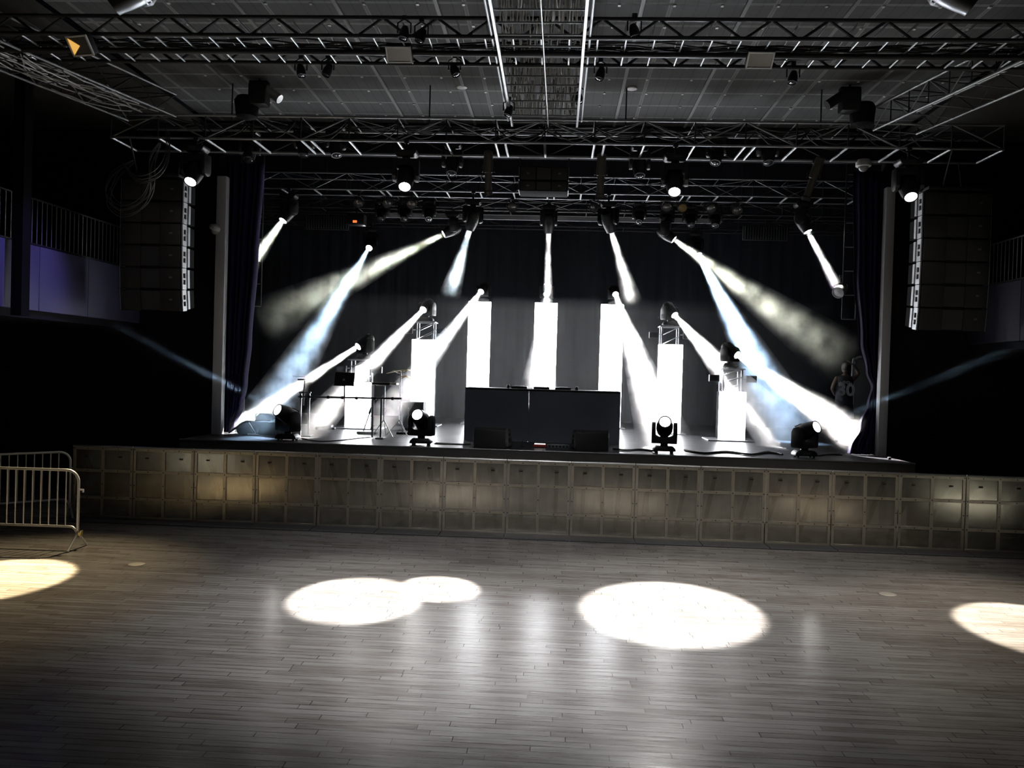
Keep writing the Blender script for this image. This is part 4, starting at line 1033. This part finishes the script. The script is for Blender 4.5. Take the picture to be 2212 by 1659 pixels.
# ------------------------------------------------------------------ rack, stands and drums at the left
RY = 16.0
SILHOUETTE_TUBE = mat('silhouette_tube', (0.07, 0.07, 0.075), 0.3, metal=0.6)  # tubes coloured dark to show as silhouettes against the bright beams
def Q(px, py, Y=RY): return at(px, py, Y)
rk = thing('percussion_rack', 'chrome tube percussion rack with a long horizontal bar at the left of the stage', 'percussion rack', (0, RY, DECK))
def rl(px, py, Y=RY):
    v = Q(px, py, Y); return (v.x, v.y - RY, v.z - DECK)
def down(px, py, Y=RY):
    v = rl(px, py, Y); return (v[0], v[1], 0.02)
rod('bar', rl(644, 857), rl(868, 861), 0.018, SILHOUETTE_TUBE, rk, 10)
for px in (650, 668): rod('leg', rl(px, 850), down(px, 850), 0.019, CHROME, rk, 10)
for px in (806, 824): rod('leg', rl(px, 862), down(px, 862), 0.017, SILHOUETTE_TUBE, rk, 10)
rod('post', rl(658, 822), rl(655, 876), 0.013, SILHOUETTE_TUBE, rk, 10)
rod('cross_bar', rl(646, 848), rl(672, 848), 0.014, SILHOUETTE_TUBE, rk, 10)
for px, py in ((650, 857), (668, 857), (709, 858), (740, 859), (770, 860), (810, 861), (848, 861)):
    v = rl(px, py); MB().box(v, (0.05, 0.06, 0.06), bev=0.01).build('clamp', TRUSSB, rk)
for px in (650, 668, 824):
    v = down(px, 850); MB().box((v[0], v[1], 0.012), (0.16, 0.22, 0.024), bev=0.008).build('foot', RUBBER, rk)
v = rl(652, 820); MB().box(v, (0.13, 0.16, 0.035), bev=0.01).build('tray', BLACK, rk)
rod('mic_arm', rl(632, 812), rl(672, 816), 0.006, SILHOUETTE_TUBE, rk, 6)
# sheet desk
v = Q(747, 819); t = thing('music_stand', 'black square music desk on a pole over the percussion rack', 'music stand', (v.x, RY - 0.10, DECK))
hz = v.z - DECK
MB().box((0, 0, hz), (0.385, 0.02, 0.265), Matrix.Rotation(R(-14), 3, 'X'), bev=0.006).build('desk', BLACK, t)
MB().box((0, -0.035, hz - 0.125), (0.40, 0.06, 0.012)).build('ledge', BLACK, t)
MB().box((-0.01, -0.012, hz - 0.01), (0.045, 0.004, 0.04), Matrix.Rotation(R(-14), 3, 'X')).build('emblem', mat('grey_emblem', (.22, .22, .22), .6), t)
rod('pole', (0, 0.03, Q(744, 868).z - DECK), (0, 0.02, hz - 0.1), 0.012, SILHOUETTE_TUBE, t, 10)
# electronic pad with stand
v = Q(829, 829, 16.5); t = thing('electronic_pad', 'flat dark electronic drum pad on a stand right of the music desk', 'drum pad', (v.x, 16.5, DECK))
hz = v.z - DECK
MB().box((-0.03, 0, hz), (0.36, 0.30, 0.05), bev=0.012).build('pad', BODY, t)
MB().box((0.20, 0, hz + 0.005), (0.16, 0.26, 0.04), bev=0.010).build('module', mat('silver_module', (.5, .5, .5), .3, metal=.6), t)
MB().box((-0.02, -0.155, hz - 0.035), (0.20, 0.012, 0.02)).build('label_strip', WHITEM, t)
rod('post', (0.02, 0, 0.30), (0.02, 0, hz - 0.02), 0.014, CHROME, t, 10)
for a in (90, 210, 330): rod('leg', (0.02, 0, 0.34), (0.02 + 0.24 * math.cos(R(a)), 0.24 * math.sin(R(a)), 0.01), 0.010, CHROME, t, 8)
# cymbal stand
v = Q(866, 800, 16.9); t = thing('cymbal_stand', 'cymbal stand with two tilted cymbals left of the LED pillar', 'cymbal stand', (v.x, 16.9, DECK))
hz = v.z - DECK
rod('post', (0, 0, 0.25), (0, 0, hz), 0.011, CHROME, t, 10)
for a in (80, 200, 320): rod('leg', (0, 0, 0.32), (0.26 * math.cos(R(a)), 0.26 * math.sin(R(a)), 0.01), 0.010, CHROME, t, 8)
BR = mat('bronze_cymbal', (.55, .45, .25), .3, metal=1)
for dx, dz, rt, rr in ((-0.14, -0.02, -14, 0.17), (0.12, 0.01, 2, 0.20), (0.10, -0.12, 5, 0.16)):
    MB().lathe([(0.01, 0.02), (0.03, 0.018), (0.05, 0.006), (rr, -0.012), (rr, -0.015), (0.05, 0.0)], Matrix.Translation((dx, 0, hz + dz)) @ Matrix.Rotation(R(rt), 4, 'Y'), 24).build('cymbal', BR, t)
    rod('arm', (0, 0, hz + dz - 0.06), (dx, 0, hz + dz), 0.007, CHROME, t, 8)
# pedal / small stand silhouetted on the low LED pillar
v = deck(783, 940); t = thing('drum_pedal', 'drum pedal on its plate silhouetted against the low LED pillar', 'drum pedal', (v.x, 17.0, DECK))
MB().box((0, 0, 0.03), (0.40, 0.22, 0.05), bev=0.01).build('plate', BLACK, t)
rod('beater', (-0.08, 0, 0.06), (0.06, 0, 0.50), 0.013, BLACK, t, 8)
MB().cyl((0.03, 0, 0.42), (0.075, 0, 0.56), 0.026, 12, 0.018).build('beater_head', BLACK, t)
MB().tube([(0.05, 0, 0.38), (0.12, 0, 0.36), (0.12, 0, 0.06)], 0.011, 8).build('upright', BLACK, t)
MB().box((0.10, 0, 0.14), (0.05, 0.05, 0.12), Matrix.Rotation(R(25), 3, 'Y'), bev=0.01).build('spring_housing', BLACK, t)
# flat-backed amplifier and case behind
v = deck(848, 944); t = thing('drum_case', 'tall dark drum case standing left of the LED pillar', 'case', (v.x, 18.6, DECK))
MB().box((0, 0.2, 0.32), (0.50, 0.4, 0.62), bev=0.02).build('body', mat('charcoal_case', (.05, .05, .05), .6), t)
b = MB()
for s in (-1, 1): b.box((s * 0.245, 0.0, 0.32), (0.02, 0.02, 0.62))
b.box((0, 0, 0.625), (0.5, 0.02, 0.02)); b.build('edge_profile', TRUSSM, t)
v = deck(868, 938); t = thing('mic_stand', 'low round-based microphone stand left of the LED pillar', 'stand', (v.x, 17.3, DECK))
MB().box((0.0, 0, 0.025), (0.26, 0.2, 0.05), bev=0.01).build('base', BLACK, t)
rod('pole', (-0.03, 0, 0.05), (-0.03, 0, 0.42), 0.012, CHROME, t, 8); rod('pole', (0.10, 0, 0.05), (0.10, 0, 0.55), 0.008, CHROME, t, 8)
v = deck(703, 926); t = thing('foot_pedal', 'pale wedge-shaped foot pedal on the deck below the music desk', 'pedal', (v.x, 17.9, DECK))
MB().prism([(-0.17, 0), (0.17, 0), (0.17, 0.10), (-0.17, 0.06)], lambda u, v_, q: Vector((u, -0.1 + q, v_)), 0.2).build('body', mat('grey_pedal', (.3, .3, .3), .5), t)
MB().box((0.20, 0, 0.03), (0.08, 0.12, 0.05), bev=0.01).build('heel', BLACK, t)

# ------------------------------------------------------------------ the heap of bags at the far left
v = deck(575, 941); hx = v.x
t = thing('flight_case', 'black flight case under the clothes heaped at the left of the stage', 'case', (hx + 0.02, 16.15, DECK))
MB().box((0, 0, 0.13), (0.74, 0.42, 0.26), bev=0.02).build('body', mat('dusty_black_case', (.045, .05, .06), .5, noise=.3, nscale=6), t)
rod('handle', (0.18, -0.225, 0.04), (0.18, -0.225, 0.20), 0.010, CHROME, t)
t = thing('gig_bag', 'dark gig bag lying slanted behind the flight case', 'bag', (hx - 0.18, 16.45, DECK))
b = MB(); b.prism([(-0.40, 0.0), (0.42, 0.0), (0.40, 0.30), (0.0, 0.38), (-0.20, 0.40), (-0.24, 0.34)], lambda u, v_, q: Vector((u, -0.1 + q, v_)), 0.22)
bmesh.ops.bevel(b.bm, geom=list(b.bm.edges), offset=0.03, segments=2, affect='EDGES', profile=0.5)
b.build('body', mat('slate_nylon', (.06, .065, .075), .6, noise=.3, nscale=9, bump=.2), t)
MB().tube(smooth_curve([(-0.26, -0.11, 0.30), (-0.22, -0.14, 0.40), (0.05, -0.13, 0.385), (0.36, -0.13, 0.32)]), 0.012, 6).build('piping', WHITEM, t)
t = thing('cable_bag', 'black bag spilling a coil of cables and a pale strap, leftmost in the heap', 'bag', (hx - 0.44, 16.05, DECK))
b = MB(); b.sphere((0, 0, 0.09), 0.24, (1.1, 0.8, 0.75)); bmesh.ops.bisect_plane(b.bm, geom=b.bm.verts[:] + b.bm.edges[:] + b.bm.faces[:], plane_co=(0, 0, 0.0), plane_no=(0, 0, -1), clear_outer=True)
b.build('body', mat('black_nylon', (.012, .012, .014), .6, bump=.4, nscale=10), t)
MB().tube(smooth_curve([(-0.40, -0.05, 0.02), (-0.30, -0.08, 0.09), (-0.2, -0.1, 0.15), (-0.05, -0.1, 0.25), (0.05, -0.12, 0.25)]), 0.02, 6).build('cable_coil', RUBBER, t)
MB().tube(smooth_curve([(0.05, -0.2, 0.24), (0.14, -0.24, 0.13), (0.20, -0.27, 0.03), (0.06, -0.28, 0.025), (0.28, -0.27, 0.015)]), 0.014, 6).build('strap', WHITEM, t)
def crumple(name, label, cat, loc, s, m, seed):
    r_ = random.Random(seed); ph = [r_.uniform(0, 6) for _ in range(6)]
    b = MB()
    b.grid(lambda u, v: Vector(((u - .5) * s[0], (v - .5) * s[1], s[2] * (0.35 + 0.65 * math.sin(PI * u) * math.sin(PI * v)) * (0.7 + 0.3 * math.sin(9 * u + ph[0]) * math.cos(7 * v + ph[1])) - s[2] * 0.34 * (abs(u - .5) + abs(v - .5) > .6))), 26, 18)
    o = b.build(name, m); o.location = loc
    mo = o.modifiers.new('thickness', 'SOLIDIFY'); mo.thickness = 0.008
    return tag(o, label, cat)
crumple('white_shirt', 'crumpled white shirt thrown over the flight case', 'clothing', (hx + 0.18, 16.08, DECK + 0.265), (0.42, 0.34, 0.09), mat('white_cotton', (.75, .75, .74), .8), 2)
t = thing('sun_hat', 'pale straw-coloured hat lying on the heap of clothes', 'hat', (hx + 0.27, 16.02, DECK + 0.36))
strw = mat('pale_straw', (.65, .56, .36), .7)
MB().lathe([(0.17, 0.0), (0.165, 0.008), (0.095, 0.012), (0.085, 0.07), (0.05, 0.10), (0.0005, 0.105)], None, 20).build('crown', strw, t)
MB().lathe([(0.20, -0.006), (0.20, 0.0), (0.10, 0.012), (0.10, 0.006)], None, 20).build('brim', strw, t)
t = thing('stage_sign', 'pale triangular sheet standing behind the leftmost stage-edge light', 'sheet', (Q(629, 890, 15.6).x, 15.6, DECK))
z9 = Q(629, 878, 15.6).z - DECK
MB().prism([(-0.11, 0.0), (0.19, 0.0), (0.19, z9 - 0.16), (-0.02, z9), (-0.11, z9 - 0.12)], lambda u, v_, q: Vector((u, q * 0.02, v_)), 1).build('board', mat('cream_board', (.55, .52, .42), .6), t, smooth=False)

# boards and flats in the wings
a, c = at(505, 742, 17.2), at(531, 742, 17.2)
o = MB().box(((a.x + c.x) / 2, 17.2, (DECK + a.z) / 2), (c.x - a.x, 0.06, a.z - DECK), bev=0.006).build('wing_flat', mat('dark_grey_flat', (.09, .095, .10), .8)); tag(o, 'dark grey flat standing in the left wing by the indigo curtain', 'flat')
a, c = at(1842, 770, 19.6), at(1905, 770, 19.6)
t = thing('wing_flat', 'grey flat with a rounded pipe top in the right wing behind the person', 'flat', ((a.x + c.x) / 2, 19.6, DECK))
hw_ = (c.x - a.x) / 2; hh = a.z - DECK
MB().box((0.03, 0, hh / 2 - 0.02), (2 * hw_ - 0.04, 0.05, hh - 0.06), bev=0.01).build('board', mat('mid_grey_flat', (.10, .103, .106), .8), t)
MB().tube(smooth_curve([(-hw_, -0.03, 0.05), (-hw_, -0.03, hh - 0.25), (-hw_ + 0.06, -0.03, hh - 0.06), (-hw_ + 0.22, -0.03, hh), (hw_, -0.03, hh)]), 0.03, 8).build('pipe', mat('dull_pipe', (.16, .16, .16), .6), t)
a, c = at(1836, 906, 17.9), at(1880, 906, 17.9)
o = MB().box(((a.x + c.x) / 2, 18.0, (DECK + a.z) / 2), (c.x - a.x, 0.3, a.z - DECK), bev=0.015).build('road_case', mat('grey_blue_case', (.09, .095, .11), .6)); tag(o, 'low grey case in the right wing between the person and the plum curtain', 'case')
p = deck(1921, 992); t = thing('stage_socket', 'tiny white socket box on the right corner of the stage', 'socket box', (5.87 + .25, 15.5, DECK))
t.location = (p.x, p.y, DECK)
MB().box((0, 0, 0.025), (0.05, 0.04, 0.05), bev=0.006).build('box', WHITEM, t)
MB().box((0, -0.021, 0.025), (0.03, 0.004, 0.03)).build('opening', BLACK, t)

# ------------------------------------------------------------------ the person in the right wing, seen from behind
def skinned(name, verts, edges, radii, m, parent, sub=2, root=0):
    me = bpy.data.meshes.new(name); me.from_pydata([Vector(v) for v in verts], edges, [])
    o = bpy.data.objects.new(name, me); C.objects.link(o); o.parent = parent
    mo = o.modifiers.new('skin', 'SKIN'); mo.use_smooth_shade = True
    for i, r_ in enumerate(radii):
        rr = r_ if isinstance(r_, tuple) else (r_, r_)
        me.skin_vertices[0].data[i].radius = rr
        me.skin_vertices[0].data[i].use_root = (i == root)
    s = o.modifiers.new('sub', 'SUBSURF'); s.levels = sub; s.render_levels = sub
    me.materials.append(m)
    return o
pe = thing('person', 'person in the right wing, back turned, in a dark jersey numbered 30', 'person', (6.44, 19.0, DECK), R(-6))
V = [(0, 0, .95), (0, .01, 1.10), (0, .02, 1.25), (0, .02, 1.40), (0, .0, 1.50), (0, -.01, 1.57),         # pelvis..neck 0-5
     (-.09, 0, .88), (-.11, -.01, .50), (-.12, .02, .10), (-.13, .14, .04),                                # left leg 6-9
     (.09, 0, .88), (.11, -.01, .50), (.12, .02, .10), (.13, .14, .04),                                    # right leg 10-13
     (-.17, .01, 1.43), (-.27, -.03, 1.20), (-.16, .16, 1.05),                                             # left arm: elbow out, hand on the waist 14-16
     (.17, .01, 1.43), (.30, .02, 1.56), (.17, .04, 1.74)]                                                 # right arm raised to the head 17-19
Ed = [(0, 1), (1, 2), (2, 3), (3, 4), (4, 5), (0, 6), (6, 7), (7, 8), (8, 9), (0, 10), (10, 11), (11, 12), (12, 13), (3, 14), (14, 15), (15, 16), (3, 17), (17, 18), (18, 19)]
Rd = [(.155, .105), (.14, .10), (.155, .105), (.15, .10), .065, .055, .095, .068, .045, .04, .095, .068, .045, .04, .062, .045, .034, .062, .045, .034]
skinned('body', V, Ed, Rd, SKIN, pe)
b = MB(); b.sphere((0, .0, 1.665), .10, (.80, .98, 1.18)); b.sphere((0, .095, 1.645), .018, (.7, 1, 1.2))
b.sphere((-.078, .0, 1.655), .022, (.4, .8, 1.2)); b.sphere((.078, .0, 1.655), .022, (.4, .8, 1.2)); b.sphere((0, .085, 1.605), .02, (1.2, .4, .35))
for s in (-1, 1): b.sphere((s * .033, .085, 1.67), .011)
b.build('head', SKIN, pe)
MB().sphere((0, -.012, 1.69), .105, (.82, .96, 1.08)).build('hair', mat('dark_hair', (.02, .015, .012), .6), pe)
def hand(c, d, side, parent):
    d = Vector(d).normalized(); s = Vector(side).normalized(); n = d.cross(s)
    vs = [Vector(c), Vector(c) + d * .05]; es = [(0, 1)]; rs = [(.028, .016), (.036, .016)]
    for k, (off, ln) in enumerate(((-.028, .062), (-.009, .072), (.010, .068), (.027, .052))):
        i = len(vs); vs += [Vector(c) + d * .085 + s * off, Vector(c) + d * (.085 + ln * .5) + s * off * 1.1 + n * .008, Vector(c) + d * (.085 + ln) + s * off * 1.1 + n * .022]
        es += [(1, i), (i, i + 1), (i + 1, i + 2)]; rs += [.011, .009, .008]
    i = len(vs); vs += [Vector(c) + d * .03 + s * -.04, Vector(c) + d * .065 + s * -.055 + n * .015]; es += [(0, i), (i, i + 1)]; rs += [.012, .009]
    return skinned('hand', vs, es, rs, SKIN, parent, 1)
hand((-.15, .165, 1.05), (.6, .5, -.3), (0, .3, 1), pe)
hand((.165, .04, 1.745), (-.6, .1, .6), (0, 1, 0), pe)
# jersey: a sleeveless shell over the torso; shorts; shoes
def torso_shell(rows, name, m):
    b = MB(); rings = []
    for z, rx_, ry_, y in rows:
        rings.append([b.bm.verts.new((rx_ * math.cos(2 * PI * k / 28), y + ry_ * math.sin(2 * PI * k / 28), z)) for k in range(28)])
    for i in range(len(rings) - 1):
        for k in range(28): b.bm.faces.new((rings[i][k], rings[i][(k + 1) % 28], rings[i + 1][(k + 1) % 28], rings[i + 1][k]))
    o = b.build(name, m, pe); mo = o.modifiers.new('thickness', 'SOLIDIFY'); mo.thickness = .008; return o
JM = mat('black_jersey', (.014, .014, .016), .8)
torso_shell([(.86, .195, .150, .0), (.98, .190, .145, .005), (1.10, .185, .138, .01), (1.25, .195, .138, .02), (1.38, .200, .132, .02), (1.46, .175, .110, .012), (1.50, .110, .080, .0)], 'jersey', JM)
torso_shell([(.93, .180, .135, 0), (.80, .200, .130, 0), (.62, .215, .125, 0), (.48, .22, .125, 0)], 'shorts', mat('black_shorts', (.012, .012, .014), .8))
for s in (-1, 1): MB().sphere((s * .125, .07, .045), .075, (.62, 1.5, .58)).build('shoe', mat('dark_shoe', (.03, .03, .03), .6), pe)
def text_mesh(items, name, m, parent):
    b = bmesh.new()
    for body, size, off, M in items:
        cu = bpy.data.curves.new('lettering', 'FONT'); cu.body = body; cu.size = size; cu.align_x = 'CENTER'; cu.align_y = 'CENTER'; cu.extrude = .002; cu.offset = off
        o = bpy.data.objects.new('lettering', cu); C.objects.link(o)
        me = bpy.data.meshes.new_from_object(o.evaluated_get(bpy.context.evaluated_depsgraph_get())); me.transform(M); b.from_mesh(me)
        bpy.data.objects.remove(o); bpy.data.meshes.remove(me)
    me = bpy.data.meshes.new(name); b.to_mesh(me); b.free(); me.materials.append(m)
    o = bpy.data.objects.new(name, me); C.objects.link(o); o.parent = parent
    return o
NUM = mat('white_print', (.34, .35, .36), .7)
RX = Matrix.Rotation(R(90), 4, 'X')
text_mesh([('30', .36, .012, Matrix.Translation((.005, -.142, 1.17)) @ RX)], 'number', NUM, pe)
text_mesh([(ch, .085, .004, Matrix.Translation((.132 * a, -.134 + .03 * a * a, 1.345 - .035 * a * a)) @ Matrix.Rotation(R(14 * a), 4, 'Z') @ RX @ Matrix.Rotation(R(-14 * a), 4, 'Z')) for ch, a in zip('ANTHONY', [(k - 3) / 3 for k in range(7)])], 'name_lettering', NUM, pe)

# ------------------------------------------------------------------ violet washes on the balcony, added unseen spots
spot_light(Vector((-4.5, 11.0, 5.8)), Vector((-3.6, 1.25, -2.0)).normalized(), 32, 480, (0.38, 0.32, 1.0), blend=0.7, size=0.1, name='violet_wash')

# unseen fill spots added to brighten the floor, then two for panel glare
spot_light(Vector((-0.5, 5.8, 7.0)), Vector((0.05, 4.05, -7.0)).normalized(), 78, 3500, (0.97, 0.975, 1.0), blend=1.0, size=0.15, name='unseen_spot')
spot_light(Vector((2.2, 6.0, 7.0)), Vector((1.6, 5.8, -7.0)).normalized(), 40, 1300, (1.0, .95, .88), blend=1.0, size=0.15, name='unseen_spot')
for p_, q_, r_, pw_, c_ in (((5.5, 7.0, 6.5), (9.0, 7.5, 0), .7, 90000, (0.95, 1.0, 0.92)), ((-5.6, 5.0, 6.5), (-9.0, 4.9, 0), .8, 50000, (0.95, 1.0, 0.92))):  # unseen side spots; their floor pools reflect in the barricade panels
    p_, q_ = Vector(p_), Vector(q_)
    spot_light(p_, (q_ - p_).normalized(), 2 * math.degrees(math.atan(r_ / (q_ - p_).length)), pw_, c_, blend=.3, size=.06, name='unseen_spot')

# thin fog standing behind the DJ booth, lit by the columns
def fog(c, sz, dens, label):
    m = bpy.data.materials.new('thin_stage_fog'); m.use_nodes = True; nt = m.node_tree; nt.nodes.clear()
    out = nt.nodes.new('ShaderNodeOutputMaterial'); v = nt.nodes.new('ShaderNodeVolumeScatter'); v.inputs['Density'].default_value = dens
    nt.links.new(v.outputs[0], out.inputs['Volume'])
    o = MB().box(c, sz).build('fog', m); return tag(o, label, 'fog', kind='stuff')
fog((-0.3, 21.4, 2.75), (13.0, 4.4, 3.1), 0.018, 'thin grey fog hanging between the LED columns behind the DJ booth')
